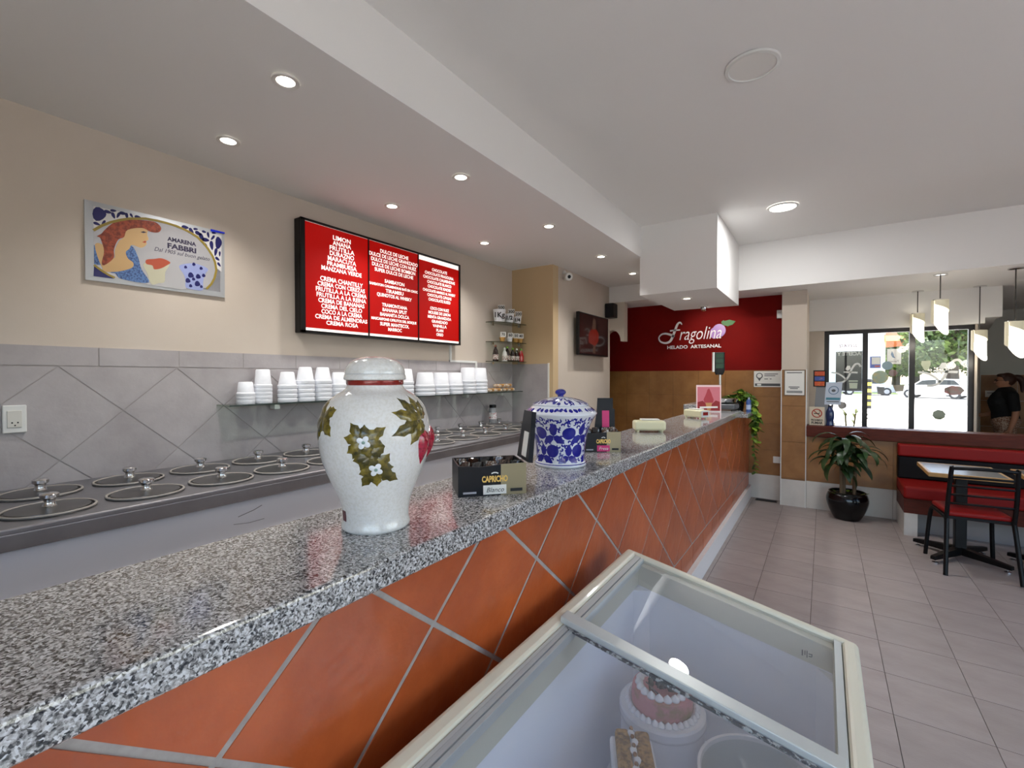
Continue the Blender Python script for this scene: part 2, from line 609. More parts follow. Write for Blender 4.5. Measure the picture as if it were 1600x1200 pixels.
# column between the back wall and the window room
co = struct(MB().box(-0.42, -0.165, 6.41, 6.75, 0, ZB).build('wall_column', CREAM_PAINT), 'cream square column with brown tiles on its lower half', 'column')
FC = frame((0, 6.41, 0), (1, 0, 0), (0, 0, 1))
MB().box(-0.416, -0.169, 6.404, 6.41, 0.315, 1.625).build('grout_bed', BROWN_GROUT, co)
FC2 = frame((0, 6.404, 0), (1, 0, 0), (0, 0, 1))
for k in range(4):
    z1 = 1.625 - 0.43 * k
    z0 = max(z1 - 0.43, 0.32)
    if z1 - z0 > 0.01:
        MB().prism([(-0.414, z0 + 0.002), (-0.171, z0 + 0.002), (-0.171, z1 - 0.002), (-0.414, z1 - 0.002)], FC2, 0, 0.005).build('tile', BROWN_TILE, co)
MB().box(-0.42, -0.165, 6.398, 6.41, 0.0, 0.315).build('base_tile', BASE_TILE, co)
for x in (-0.424, -0.171):
    MB().box(x, x + 0.009, 6.394, 6.41, 0.0, 1.63).build('edge_trim', WHITE_PLASTIC, co)

# half-height partition with a wooden cap
pa = struct(MB().box(-0.165, 4.2, 6.42, 6.55, 0, 0.84).build('wall_partition', BROWN_GROUT), 'half height brown tiled partition behind the bench', 'partition')
FP = frame((0, 6.42, 0), (1, 0, 0), (0, 0, 1))
rect_tiles(pa, FP, -0.16, 0.66, 0.32, 0.84, 0.42, 0.26, -0.21, 0.32, 0.003, BROWN_TILE, 0.006)
rect_tiles(pa, FP, -0.16, 0.66, 0.0, 0.32, 0.42, 0.32, -0.21, 0.0, 0.003, BASE_TILE, 0.012)
MB().box(-0.163, 4.2, 6.37, 6.60, 0.845, 0.972).build('cap', DARK_WOOD, pa, bevel=0.006)

# window room behind the partition
struct(MB().box(-0.30, -0.165, 6.75, 7.6, 0, ZB).build('wall_side', CREAM_PAINT), 'cream side wall of the window room beside the column', 'wall')
YW = 7.45
ww = struct(MB().box(-0.17, 0.005, YW, YW + 0.12, 0, ZB).build('wall_window', CREAM_PAINT), 'cream wall strip beside the dark framed windows', 'wall')
struct(MB().box(-0.17, 1.515, 7.36, YW + 0.14, 2.150, ZB).build('trim_window_bulkhead', WHITE_PAINT), 'pale bulkhead above the dark framed windows', 'bulkhead')
struct(MB().prism([(1.452, YW), (1.475, YW), (2.03, 10.1), (1.965, 10.1)], frame((0, 0, 0), (1, 0, 0), (0, 1, 0)), 0, ZB).build('wall_return', CREAM_PAINT), 'cream return wall beyond the windows', 'wall')
wr = struct(MB().box(1.95, 4.3, 10.1, 10.22, 0, ZB).build('wall_far', mat('grey_paint', 'C9CBC6', 0.85)), 'pale grey far wall above brown tiles behind the woman', 'wall')
struct(MB().prism([(1.515, 7.37), (1.655, 7.37), (1.655, 7.6), (2.10, 10.1), (1.98, 10.1), (1.47, 7.6)], frame((0, 0, 0), (1, 0, 0), (0, 1, 0)), 2.215, ZB).build('trim_far_box', WHITE_PAINT), 'white bulkhead end beside the pale window bulkhead', 'bulkhead')
FR = frame((0, 10.1, 0), (1, 0, 0), (0, 0, 1))
rect_tiles(wr, FR, 2.04, 4.2, 0.0, 1.565, 0.40, 0.40, 2.04, -0.035, 0.004, BROWN_TILE, 0.006)

# walls out of view: shop front behind the camera and right side, both with big windows
wf = struct(MB().box(-4.1, -0.6, -2.25, -2.1, 0, ZC).box(-0.6, 4.3, -2.25, -2.1, 2.6, ZC).box(4.0, 4.3, -2.25, -2.1, 0, 2.6).box(-0.6, 4.0, -2.25, -2.1, 0, 0.1)
            .build('wall_front', CREAM_PAINT), 'cream shop front wall around the big front window', 'wall')
wr2 = struct(MB().box(4.2, 4.35, -2.25, 0.1, 0, ZC).box(4.2, 4.35, 0.1, 4.3, 2.65, ZC).box(4.2, 4.35, 4.3, 10.3, 0, ZC).box(4.2, 4.35, 0.1, 4.3, 0, 0.25)
             .build('wall_right', CREAM_PAINT), 'cream side wall around the long side window', 'wall')
struct(MB().box(-4.15, -4.0, -2.25, 4.6, 0, ZC).build('wall_outer_left', CREAM_PAINT), 'plain outer wall behind the left wall', 'wall')

def window(name, label, fr, a0, a1, b0, b1, posts, w=0.055, t=0.06, rail=None):
    """frame members (one object each) and panes in the frame fr"""
    e = thing(name, label, 'window')
    e['kind'] = 'structure'
    xs = [a0] + list(posts) + [a1]
    for k, a in enumerate(xs):
        ww_ = w if 0 < k < len(xs) - 1 else w
        lo = a if k == 0 else (a - w / 2 if k < len(xs) - 1 else a - w)
        MB().prism([(lo, b0), (lo + ww_, b0), (lo + ww_, b1), (lo, b1)], fr, 0, t).build('post', DARK_FRAME, e)
    MB().prism([(a0 + w, b1 - w), (a1 - w, b1 - w), (a1 - w, b1), (a0 + w, b1)], fr, 0.002, t - 0.002).build('head_rail', DARK_FRAME, e)
    MB().prism([(a0 + w, b0), (a1 - w, b0), (a1 - w, b0 + w), (a0 + w, b0 + w)], fr, 0.002, t - 0.002).build('sill_rail', DARK_FRAME, e)
    for k in range(len(xs) - 1):
        MB().prism([(xs[k], b0 + w), (xs[k + 1], b0 + w), (xs[k + 1], b1 - w), (xs[k], b1 - w)], fr, t * 0.45, t * 0.45 + 0.006).build('pane', SHEET_GLASS, e)
    return e
FW = frame((0, YW + 0.10, 0), (1, 0, 0), (0, 0, 1))
win1 = window('window_1', 'dark framed street window with stickers behind the partition', FW, 0.005, 1.462, 0.12, 2.155, (0.443, 0.905))
window('window_2', 'wide shop front window behind the viewer', frame((0, -2.15, 0), (1, 0, 0), (0, 0, 1)), -0.6, 4.0, 0.1, 2.6, (0.55, 1.7, 2.85))
window('window_3', 'long side window facing the counter', frame((4.25, 0, 0), (0, 1, 0), (0, 0, 1)), 0.1, 4.3, 0.25, 2.65, (1.5, 2.9))

# ---------------------------------------------------------------- recessed lights
LAMP = mat('lamp_glow', 'FFFFFF', 0.5, emit=('FFF6E8', 5.0))
RING = mat('lamp_ring', 'D9D7D2', 0.35)
def downlight(x, y, z, label, power, r=0.055):
    e = thing('downlight', label, 'ceiling light', (x, y, z), 0, 'recessed ceiling downlights')
    MB().lathe([(r, -0.004), (r * 0.97, -0.010), (r * 0.66, -0.008), (r * 0.62, 0.0)], 28, close=False).build('trim_ring', RING, e, True)
    MB().lathe([(r * 0.66, -0.0042), (r * 0.64, -0.005), (0.001, -0.0055)], 28, close=False).build('lens', LAMP, e, True)
    l = bpy.data.lights.new('downlight_glow', 'SPOT')
    l.energy = power
    l.spot_size = math.radians(120)
    l.spot_blend = 0.9
    l.shadow_soft_size = 0.04
    l.color = (1.0, 0.97, 0.93)
    o = bpy.data.objects.new('downlight_glow', l)
    COL.objects.link(o)
    o.parent = e
    o.location = (0, 0, -0.02)
    return e
WORDS = ['nearest the viewer', 'second along', 'third along', 'fourth along', 'beside the hanging box']
for k, (x, y) in enumerate(((-1.85, 1.07), (-1.85, 2.18), (-1.86, 3.29), (-1.89, 4.42), (-1.89, 5.36))):
    downlight(x, y, ZS, 'small round downlight in the soffit, outer row, ' + WORDS[k], 20)
for k, (x, y) in enumerate(((-2.56, 1.17), (-2.57, 2.27), (-2.58, 3.37))):
    downlight(x, y, ZS, 'small round downlight in the soffit, inner row, ' + WORDS[k], 20)
downlight(-1.22, 5.15, 2.385, 'small round downlight under the hanging plaster box', 14)
# swivel spot aimed at the lettering
e = thing('swivel_spotlight', 'swivelling spotlight under the plaster box aimed at the red wall', 'spotlight', (-1.19, 5.80, 2.385))
MB().lathe([(0.055, 0.0), (0.055, -0.008), (0.03, -0.012)], 24).build('base_plate', RING, e, True)
tilt = Matrix.Rotation(math.radians(66), 4, 'X')
MB().lathe([(0.028, -0.075), (0.036, -0.07), (0.036, -0.03), (0.02, -0.01)], 20, mtx=tilt).build('head', CHROME, e, True)
MB().lathe([(0.026, -0.0765), (0.002, -0.077)], 20, mtx=tilt, close=False).build('lens', LAMP, e, True)
l = bpy.data.lights.new('spot_glow', 'SPOT')
l.energy, l.spot_size, l.spot_blend, l.shadow_soft_size, l.color = 8, math.radians(85), 0.8, 0.03, (1, 0.92, 0.8)
o = bpy.data.objects.new('spot_glow', l)
COL.objects.link(o)
o.parent = e
o.location = tilt @ Vector((0, 0, -0.09))
o.rotation_euler = (math.radians(66), 0, 0)
# round flat panels in the high ceiling
def panel(x, y, label, on):
    e = thing('ceiling_panel_light', label, 'ceiling light', (x, y, ZC))
    MB().lathe([(0.125, -0.002), (0.122, -0.012), (0.108, -0.014), (0.104, -0.008)], 40, close=False).build('trim_ring', WHITE_PLASTIC, e, True)
    MB().lathe([(0.106, -0.0095), (0.06, -0.0098), (0.001, -0.01)], 40, close=False).build('diffuser', mat('panel_lit', 'FFFFFF', 0.4, emit=('FFF9F0', 4.0)) if on else mat('panel_unlit', 'E6E5E1', 0.4), e, True)
    if on:
        l = bpy.data.lights.new('panel_glow', 'AREA')
        l.shape, l.size, l.energy = 'DISK', 0.2, 9
        o = bpy.data.objects.new('panel_glow', l)
        COL.objects.link(o)
        o.parent = e
        o.location = (0, 0, -0.02)
panel(-0.306, 2.58, 'round flat ceiling panel light, switched off', False)
panel(-0.320, 4.87, 'round flat ceiling panel light, switched on', True)
# ================================================================ service counter
ct = thing('service_counter', 'long service counter faced with terracotta tiles in a diamond pattern', 'counter', (0, 0, 0))
XF = -0.785
MB().box(-1.14, XF - 0.006, -1.6, 5.62, 0.155, 1.11).box(-1.14, XF - 0.006, 5.62, YB - 0.02, 0.155, 1.084).build('core', CEMENT_GROUT, ct)
MB().box(-1.12, -0.757, -1.6, YB - 0.02, 0.0, 0.157).build('toe_strip', mat('white_toe', 'E4E1DE', 0.5), ct)
FF = frame((XF - 0.006, 0, 0), (0, 1, 0), (0, 0, 1))
diamond_tiles(ct, FF, -1.2, 5.62, 0.325, 1.108, 0.823 + 0.245, 0.942, 0.2455, 0.207, 0.013, TERRACOTTA, 0.0025)
diamond_tiles(ct, FF, 5.622, YB - 0.02, 0.325, 1.083, 0.823 + 0.245, 0.942, 0.2455, 0.207, 0.013, TERRACOTTA, 0.0025)
rect_tiles(ct, FF, -1.2, YB - 0.02, 0.160, 0.316, 0.345, 0.156, 0.1, 0.160, 0.008, TERRACOTTA, 0.0025)
# granite slab
tag(MB().box(-1.165, -0.75, -1.7, 5.63, 1.11, 1.17).build('granite_worktop', GRANITE, bevel=0.008, seg=3), 'polished speckled grey granite worktop along the service counter', 'worktop')
tag(MB().box(-1.30, -1.10, 5.35, 6.45, 1.175, 1.235).build('granite_ledge', GRANITE, bevel=0.006), 'small raised granite ledge behind the weighing scale', 'ledge')
tag(MB().box(-1.10, -0.69, 5.66, 6.45, 1.086, 1.13).build('granite_shelf', GRANITE, bevel=0.006), 'low granite end shelf below the worktop, under the trailing plant', 'shelf')

# ================================================================ dipping cabinet along the left wall
ZL = 1.05
dc = thing('dipping_cabinet', 'white ice cream dipping cabinet with a stainless steel top', 'freezer', (0, 0, 0))
MB().box(-2.98, -2.245, -1.6, 3.98, 0.10, ZL - 0.075).build('body', FRIDGE_WHITE, dc, bevel=0.01)
MB().box(-2.988, -2.215, -1.65, 4.20, ZL - 0.022, ZL).build('steel_top', STEEL, dc, bevel=0.006)
MB().box(-2.235, -2.213, -1.65, 4.20, ZL - 0.075, ZL - 0.018).build('front_lip', STEEL, dc, bevel=0.005)
MB().box(-2.90, -2.32, -1.5, 3.9, 0.0, 0.10).build('plinth', BLACK_PLASTIC, dc)
# marks scratched on the enamel
sm = MB()
FCAB = frame((-2.2449, 0, 0), (0, 1, 0), (0, 0, 1))
add_strip(sm, [(1.05, 0.90), (1.12, 0.915), (1.16, 0.93)], 0.003, FCAB, 0, 0.0006)
add_strip(sm, [(1.03, 0.87), (1.10, 0.86), (1.17, 0.862)], 0.002, FCAB, 0, 0.0006)
sm.build('scratch', mat('scratch_grey', '77777C', 0.8), dc)
# round lids in two rows
RL = 0.131
def make_lid():
    e = thing('tub_lid', 'lid', 'lid', (0, 0, 0), 0, 'round steel lids on the dipping cabinet')
    MB().lathe([(RL - 0.012, 0.004), (RL - 0.014, 0.010), (0.05, 0.017), (0.002, 0.018)], 40, close=False).build('disc', LID_GREY, e, True)
    MB().tube([(RL * math.cos(a), RL * math.sin(a), 0.006) for a in [2 * PI * k / 40 for k in range(40)]], 0.005, 8, True).build('rim', mat('lid_rim', '928D87', 0.55), e, 'all')
    MB().lathe([(0.024, 0.015), (0.019, 0.021), (0.017, 0.036), (0.019, 0.043), (0.027, 0.048), (0.028, 0.060), (0.022, 0.065), (0.002, 0.066)], 20, close=False).build('knob', CHROME, e, True)
    return e
ORD = ['first', 'second', 'third', 'fourth', 'fifth', 'sixth', 'seventh', 'eighth', 'ninth', 'tenth', 'eleventh', 'twelfth', 'thirteenth', 'fourteenth', 'fifteenth', 'sixteenth']
lid0 = make_lid()
first = True
for row, (x, ys) in enumerate(((-2.41, [0.455 + 0.300 * k for k in range(12)]), (-2.775, [0.497 + 0.306 * k for k in range(12)]))):
    for k, y in enumerate(ys):
        lab = '%s steel lid from the near end, %s row of the dipping cabinet' % (ORD[k], ('front', 'rear by the tiles')[row])
        if first:
            lid0.location = (x, y, ZL)
            lid0['label'] = lab
            first = False
        else:
            copy_tree(lid0, (x, y, ZL), label=lab)
# clear jar with a dark lid standing on the cabinet top by the wall
e = thing('sprinkle_jar', 'clear plastic jar with dark lid and red label standing among the steel lids', 'jar', (-2.905, 3.93, ZL))
MB().lathe([(0.038, 0.0), (0.041, 0.01), (0.041, 0.15), (0.034, 0.17)], 24).build('body', mat('clear_plastic', 'C9CCD0', 0.15, trans=0.6), e, True)
MB().lathe([(0.037, 0.17), (0.038, 0.19), (0.036, 0.20)], 24).build('lid', BLACK_PLASTIC, e, True)
MB().lathe([(0.0415, 0.05), (0.0415, 0.12)], 24, close=False).build('label_band', mat('label_white', 'D8D3D2', 0.6, noise=(60, 'A02030', 0.55, 0.6)), e, True)

# ================================================================ glass shelf with foam tubs
ZSH = 1.385
e = thing('long_glass_shelf', 'long glass shelf on the grey tiles holding stacked foam tubs', 'shelf', (0, 0, 0))
MB().box(-2.99, -2.835, 1.285, YJ - 0.03, ZSH - 0.008, ZSH).build('glass_plate', SHELF_GLASS, e)
MB().box(-2.8352, -2.8335, 1.285, YJ - 0.03, ZSH - 0.008, ZSH).build('glass_edge', mat('glass_edge_green', '2F3B38', 0.2), e)
for y in (1.62, 2.75, 3.55, 4.15):
    MB().box(-2.99, -2.93, y - 0.018, y + 0.018, ZSH - 0.045, ZSH - 0.008).build('bracket', WHITE_PLASTIC, e, bevel=0.003)
def tub_mesh(rt, rb, h):
    """an upside-down tub: wide rim below, narrow base on top"""
    return MB().lathe([(rt * 0.93, 0.004), (rt, 0.0), (rt + 0.002, 0.004), (rt + 0.002, 0.022), (rt - 0.003, 0.026), (rb + 0.003, h - 0.006), (rb - 0.002, h), (0.001, h)], 28, close=False).mesh('foam_tub', FOAM, True)
TUBS = [  # y, count, rim radius, base radius, height, spacing, x
    (1.415, 3, 0.049, 0.037, 0.090, 0.022, -2.915), (1.525, 5, 0.051, 0.037, 0.120, 0.023, -2.925),
    (1.682, 4, 0.058, 0.038, 0.110, 0.029, -2.92), (1.808, 5, 0.059, 0.038, 0.115, 0.029, -2.92),
    (1.940, 5, 0.060, 0.038, 0.115, 0.029, -2.92), (2.066, 4, 0.058, 0.040, 0.110, 0.029, -2.92),
    (2.40, 5, 0.062, 0.045, 0.130, 0.029, -2.92), (2.545, 5, 0.062, 0.045, 0.130, 0.030, -2.92), (2.71, 4, 0.070, 0.050, 0.130, 0.033, -2.915),
    (2.93, 3, 0.086, 0.066, 0.135, 0.033, -2.905), (3.125, 3, 0.082, 0.064, 0.135, 0.033, -2.905), (3.315, 3, 0.084, 0.066, 0.135, 0.033, -2.905),
    (3.515, 4, 0.084, 0.064, 0.150, 0.034, -2.905), (3.70, 4, 0.084, 0.066, 0.150, 0.034, -2.905)]
POSW = {3: ['bottom', 'middle', 'top'], 4: ['bottom', 'second', 'third', 'top'], 5: ['bottom', 'second', 'middle', 'fourth', 'top']}
for k, (y, n, rt, rb, h, dz, x) in enumerate(TUBS):
    me = tub_mesh(rt, rb, h)
    for q in range(n):
        o = link('foam_tub', me)
        o.location = (x, y, ZSH + q * dz)
        tag(o, 'white foam tub, %s of the %s stack from the left on the glass shelf' % (POSW[n][q], ORD[k]), 'tub', 'stacked foam tubs on the glass shelf')
# packets of wafers at the far end of the shelf
WAFER = mat('wafer', 'B98B4E', 0.6, noise=(25, '8D6233', 0.4, 0.6))
WRAP = mat('clear_wrap', 'D9D2C4', 0.2, coat=0.5, noise=(40, 'B58A58', 0.45, 0.6))
for k, (y, z, rz) in enumerate(((3.86, 0.0, 0.1), (3.98, 0.0, -0.15), (4.11, 0.0, 0.2), (4.04, 0.045, 0.0), (4.22, 0.0, -0.1), (4.18, 0.045, 0.15))):
    e = thing('wafer_packet', 'clear packet of brown wafers, %s from the tubs at the shelf end' % ORD[k], 'packet', (-2.90, y, ZSH + z), rz, 'wafer packets at the end of the glass shelf')
    MB().box(-0.05, 0.05, -0.055, 0.055, 0.002, 0.038).build('wrapper', WRAP, e, bevel=0.015, seg=3)
    MB().box(-0.042, 0.051, -0.03, 0.03, 0.010, 0.040).build('wafer', WAFER, e, bevel=0.008)

# corner shelves
def corner_shelf(z, label):
    e = thing('corner_glass_shelf', label, 'shelf', (0, 0, z), 0, 'small glass shelves in the corner')
    pts = [(-2.995, YJ - 0.012), (-2.995, 3.93), (-2.93, 3.93)] + [(-2.93 + 0.13 * math.sin(t * PI / 2), 3.95 + 0.30 * (1 - math.cos(t * PI / 2))) for t in (0.2, 0.4, 0.6, 0.8, 1.0)] + [(-2.80, YJ - 0.012)]
    F0 = frame((0, 0, 0), (1, 0, 0), (0, 1, 0))
    MB().prism(pts, F0, -0.006, 0.0).build('glass_plate', SHELF_GLASS, e)
    ed = MB()
    ed.tube([(p[0], p[1], -0.003) for p in pts[1:]], 0.0035, 6)
    ed.build('glass_edge', mat('glass_edge_dark', '3A3A26', 0.2), e)
    MB().box(-2.995, -2.975, 4.02, 4.05, -0.03, -0.006).build('bracket', CHROME, e)
    MB().box(-2.90, -2.87, YJ - 0.035, YJ - 0.012, -0.03, -0.006).build('bracket', CHROME, e)
ZCS = (2.135, 1.925, 1.715)
corner_shelf(ZCS[0], 'topmost small glass corner shelf holding large price tubs')
corner_shelf(ZCS[1], 'middle small glass corner shelf holding small price cups')
corner_shelf(ZCS[2], 'lowest small glass corner shelf holding sauce bottles')
# tubs with prices; each faces the room
BLACKINK = mat('black_ink', '1C1B1C', 0.6)
PAPER = mat('white_paper', 'E2E1DC', 0.7)
def open_tub(name, x, y, z, rt, rb, h, word, label, m, letter):
    e = thing(name, label, 'tub', (x, y, z), 0, 'size samples on the corner shelves')
    MB().lathe([(rb, 0.0), (rt - 0.002, h - 0.01), (rt, h - 0.008), (rt, h), (rt - 0.005, h), (rb - 0.004, 0.005), (0.001, 0.005)], 28, close=False).build('body', m, e, True)
    if word:
        d = Vector((0.55, -0.83, 0))
        rm = (rt + rb) / 2 + 0.004
        fr = frame(Vector((0, 0, h * 0.52)) + d * rm, (0.83, 0.55, 0), (0, 0, 1))
        text('price', word, letter, fr, 0, 0, BLACKINK, e, 0.004, bold=0.002)
def card(x, y, z, w, h, word, label, stand=True):
    e = thing('price_card', label, 'price card', (x, y, z), 0, 'price cards on the corner shelves')
    fr = frame((0, 0, 0), (0.83, 0.55, 0), (0, 0, 1))
    MB().prism([(-w / 2, 0), (w / 2, 0), (w / 2, h), (-w / 2, h)], fr, -0.0015, 0.0015).build('card', PAPER, e)
    text('price', word, h * 0.75, fr, 0, h / 2, BLACKINK, e, 0.003, bold=0.001)
open_tub('size_tub', -2.905, 4.055, ZCS[0], 0.070, 0.056, 0.135, '1Kg', 'large white sample tub reading 1Kg on the top corner shelf', FOAM, 0.075)
open_tub('size_tub', -2.885, 4.215, ZCS[0], 0.056, 0.045, 0.105, '1/2', 'medium white sample tub reading 1/2 on the top corner shelf', FOAM, 0.06)
open_tub('size_tub', -2.865, 4.345, ZCS[0], 0.047, 0.037, 0.085, '1/4', 'small white sample tub reading 1/4 on the top corner shelf', FOAM, 0.05)
card(-2.925, 4.12, ZCS[0] + 0.136, 0.075, 0.062, '500', 'price card standing above the large sample tub')
card(-2.895, 4.27, ZCS[0] + 0.106, 0.075, 0.062, '300', 'price card standing above the medium sample tub')
card(-2.865, 4.37, ZCS[0] + 0.088, 0.075, 0.062, '200', 'price card standing above the small sample tub')
CONE = mat('cone_paper', 'C99A55', 0.6)
for k, (x, y, w) in enumerate(((-2.90, 4.10, '70'), (-2.885, 4.22, '60'), (-2.87, 4.31, '50'), (-2.855, 4.385, '40'))):
    open_tub('small_cup', x, y, ZCS[1], 0.032, 0.022, 0.05, None, 'small paper cup, %s from the left on the middle corner shelf' % ORD[k], CONE if k != 1 else FOAM, 0.02)
    card(x + 0.02, y - 0.01, ZCS[1] + 0.052, 0.06, 0.055, w, '%s little price card from the left on the middle corner shelf' % ORD[k])
# sauce bottles
def bottle(x, y, h, r, m, capm, label, lm):
    e = thing('sauce_bottle', label, 'bottle', (x, y, ZCS[2]), 0, 'sauce bottles on the lowest corner shelf')
    MB().lathe([(r * 0.9, 0), (r, 0.006), (r, h * 0.42), (r * 0.75, h * 0.66), (r * 0.36, h * 0.80), (r * 0.33, h * 0.86)], 18).build('body', m, e, True)
    MB().lathe([(r * 0.42, h * 0.86), (r * 0.42, h * 0.93), (r * 0.2, h), (0.001, h)], 14, close=False).build('cap', capm, e, True)
    MB().lathe([(r * 1.012, h * 0.10), (r * 1.012, h * 0.40)], 18, close=False).build('label_band', lm, e, True)
DARKS = mat('dark_sauce', '22110C', 0.12, coat=0.6)
REDS = mat('red_sauce', 'A3141C', 0.15, coat=0.6)
LBL = mat('bottle_label', 'C9C4BA', 0.5, noise=(70, '6D2A25', 0.5, 0.56))
GREENCAP = mat('green_cap', '7CA53A', 0.4)
bottle(-2.91, 3.99, 0.175, 0.033, DARKS, mat('brown_cap', '6B3A22', 0.4), 'dark chocolate sauce bottle standing apart at the left end', LBL)
bottle(-2.89, 4.13, 0.150, 0.030, mat('white_sauce', 'D9D8D4', 0.2, coat=0.4), WHITE_PLASTIC, 'pale white sauce bottle second from the left', LBL)
bottle(-2.905, 4.205, 0.170, 0.033, DARKS, GREENCAP, 'dark sauce bottle with a pale label and green cap', LBL)
bottle(-2.875, 4.265, 0.155, 0.030, DARKS, GREENCAP, 'dark sauce bottle in the middle of the crowded group', LBL)
bottle(-2.86, 4.325, 0.150, 0.031, DARKS, WHITE_PLASTIC, 'dark sauce bottle with a white cap beside the red one', LBL)
bottle(-2.845, 4.39, 0.150, 0.031, REDS, GREENCAP, 'red strawberry sauce bottle at the right end', REDS)

# cable duct below the menu, outlet, camera
tag(MB().box(XL, XL + 0.016, 3.35, 3.372, 1.70, 1.86).box(XL, XL + 0.0159, 3.35, 3.76, 1.690, 1.710).box(XL + 0.009, XL + 0.024, 3.738, 3.76, 1.40, 1.705).build('cable_duct', WHITE_PLASTIC), 'white cable duct stepping down from the menu board to the shelf', 'cable duct')
e = thing('wall_outlet', 'white square power outlet on the grey tiles', 'outlet', (XL + 0.009, 0.457, 1.363))
MB().box(0, 0.010, -0.038, 0.038, -0.062, 0.062).build('plate', WHITE_PLASTIC, e, bevel=0.004)
MB().box(0.009, 0.013, -0.024, 0.022, -0.038, 0.038).build('insert', mat('outlet_insert', 'D5D3CB', 0.4), e, bevel=0.002)
for dy, dz in ((-0.009, -0.016), (0.009, -0.016), (0.0, -0.028)):
    MB().box(0.0125, 0.0135, dy - 0.0025, dy + 0.0025, dz - 0.003, dz + 0.003).build('slot', BLACK_PLASTIC, e)
e = thing('security_camera', 'white security camera mounted high on the cream wall', 'security camera', (XT, 4.66, 2.68))
MB().lathe([(0.045, 0), (0.045, 0.012), (0.02, 0.018)], 20, mtx=Matrix.Translation((0, 0.04, 0.03)) @ Matrix.Rotation(PI / 2, 4, 'Y')).build('base', WHITE_PLASTIC, e, True)
dirc = Vector((0.75, -0.62, -0.22)).normalized()
q = dirc.to_track_quat('Z', 'Y').to_matrix().to_4x4()
mx = Matrix.Translation((0.035, 0.02, 0.0)) @ q
MB().lathe([(0.036, -0.02), (0.044, 0.0), (0.044, 0.09), (0.040, 0.095)], 20, mtx=mx).build('body', WHITE_PLASTIC, e, True)
MB().lathe([(0.020, 0.0955), (0.018, 0.099), (0.002, 0.100)], 16, mtx=mx).build('lens', BLACK_PLASTIC, e, True)
# ================================================================ menu board
XM = -2.93
mb_ = thing('menu_board', 'backlit red menu board with white flavour lists in a black frame', 'menu board', (XL, 2.62, 2.24))
Y0, Y1, Z0, Z1 = 1.785, 3.428, 1.852, 2.628
FM = frame((XM - XL, -2.62, -2.24), (0, 1, 0), (0, 0, 1))     # a = world y, b = world z
MB().box(0.0, XM - XL - 0.006, Y0 - 2.62, Y1 - 2.62, Z0 - 2.24, Z1 - 2.24).build('case', BLACK_PLASTIC, mb_, bevel=0.004)
WHITE_GLOW = mat('backlit_white', 'EDEBE6', 0.4, emit=('FFF4EC', 0.42))
RED_GLOW = mat('backlit_red', '900502', 0.4, spec=0.2, emit=('E00802', 0.145))
MB().prism([(Y0 + 0.012, Z0 + 0.012), (Y1 - 0.012, Z0 + 0.012), (Y1 - 0.012, Z1 - 0.012), (Y0 + 0.012, Z1 - 0.012)], FM, -0.006, -0.003).build('light_panel', WHITE_GLOW, mb_)
for n_, q in (('frame_rail', [(Y0, Z0), (Y1, Z0), (Y1, Z0 + 0.016), (Y0, Z0 + 0.016)]), ('frame_rail', [(Y0, Z1 - 0.014), (Y1, Z1 - 0.014), (Y1, Z1), (Y0, Z1)]),
              ('frame_rail', [(Y0, Z0), (Y0 + 0.030, Z0), (Y0 + 0.030, Z1), (Y0, Z1)]), ('frame_rail', [(Y1 - 0.014, Z0), (Y1, Z0), (Y1, Z1), (Y1 - 0.014, Z1)])):
    MB().prism(q, FM, -0.003, 0.012).build(n_, BLACK_PLASTIC, mb_)
COLS = [  # y0, y1, top z, bottom z, [(line, centre z, size, fit width)]
    (1.820, 2.344, 2.612, 1.888, [('LIMON', 0.052, .15), ('ANANA', .052, .155), ('FRUTILLA', .052, .21), ('DURAZNO', .052, .205), ('MARACUYA', .052, .24), ('FRAMBUESA', .050, .25), ('MANZANA VERDE', .050, .34), None,
      ('CREMA CHANTILLY', .052, .36), ('CREMA CON CEREZAS', .050, .40), ('FRUTILLA A LA CREMA', .050, .43), ('FRUTILLA A LA REINA', .050, .42), ('CREMA DE BANANAS', .050, .39), ('CREMA DEL CIELO', .050, .345), ('COCO A LA CREMA', .050, .345), ('CREMA DE ALMENDRAS', .048, .44), ('CREMA ROSA', .048, .27)]),
    (2.352, 2.872, 2.612, 1.888, [('DULCE DE LECHE', .046, .30), ('DULCE DE LECHE GRANIZADO', .046, .515), ('DULCE DE LECHE CON NUEZ', .046, .48), ('DULCE DE LECHE BOMBON', .046, .46), ('SUPER DULCE DE LECHE', .046, .41), None,
      ('SAMBAYON', .046, .21), ('SAMBAYON C/ALMENDRAS BAÑ EN CHOC', .032, .515), ('TIRAMISU', .046, .19), ('QUINOTOS AL WHISKY', .044, .37), None, ('TRAMONTANA', .044, .27), ('BANANA SPLIT', .044, .26), ('BANANITA DOLCA', .044, .31), ('MASCARPONE C/FRUTOS DEL BOSQUE', .034, .48), ('SUPER MANTECOL', .044, .31), ('MARROC', .044, .145)]),
    (2.882, 3.412, 2.575, 1.888, [('CHOCOLATE', .042, .20), ('CHOCOLATE FRAGOLINA', .042, .38), ('CHOCOLATE C/ALMENDRAS', .042, .42), ('CHOCOLATE BLANCO', .042, .32), ('CHOCOLATE KINDER', .042, .31), ('CHOCOLATE AMARGO AL WHISKY', .038, .43), ('CHOCOLATE C/PASAS', .042, .32), ('CHOCOLATE SUIZO', .042, .29), None,
      ('COCO CON NUEZ', .042, .25), ('MOUSSE DE LIMON', .042, .29), ('MENTA GRANIZADA', .042, .31), ('GRANIZADO', .042, .21), ('VAINILLA', .042, .185), ('FLAN', .042, .09), ('OREO', .042, .09)])]
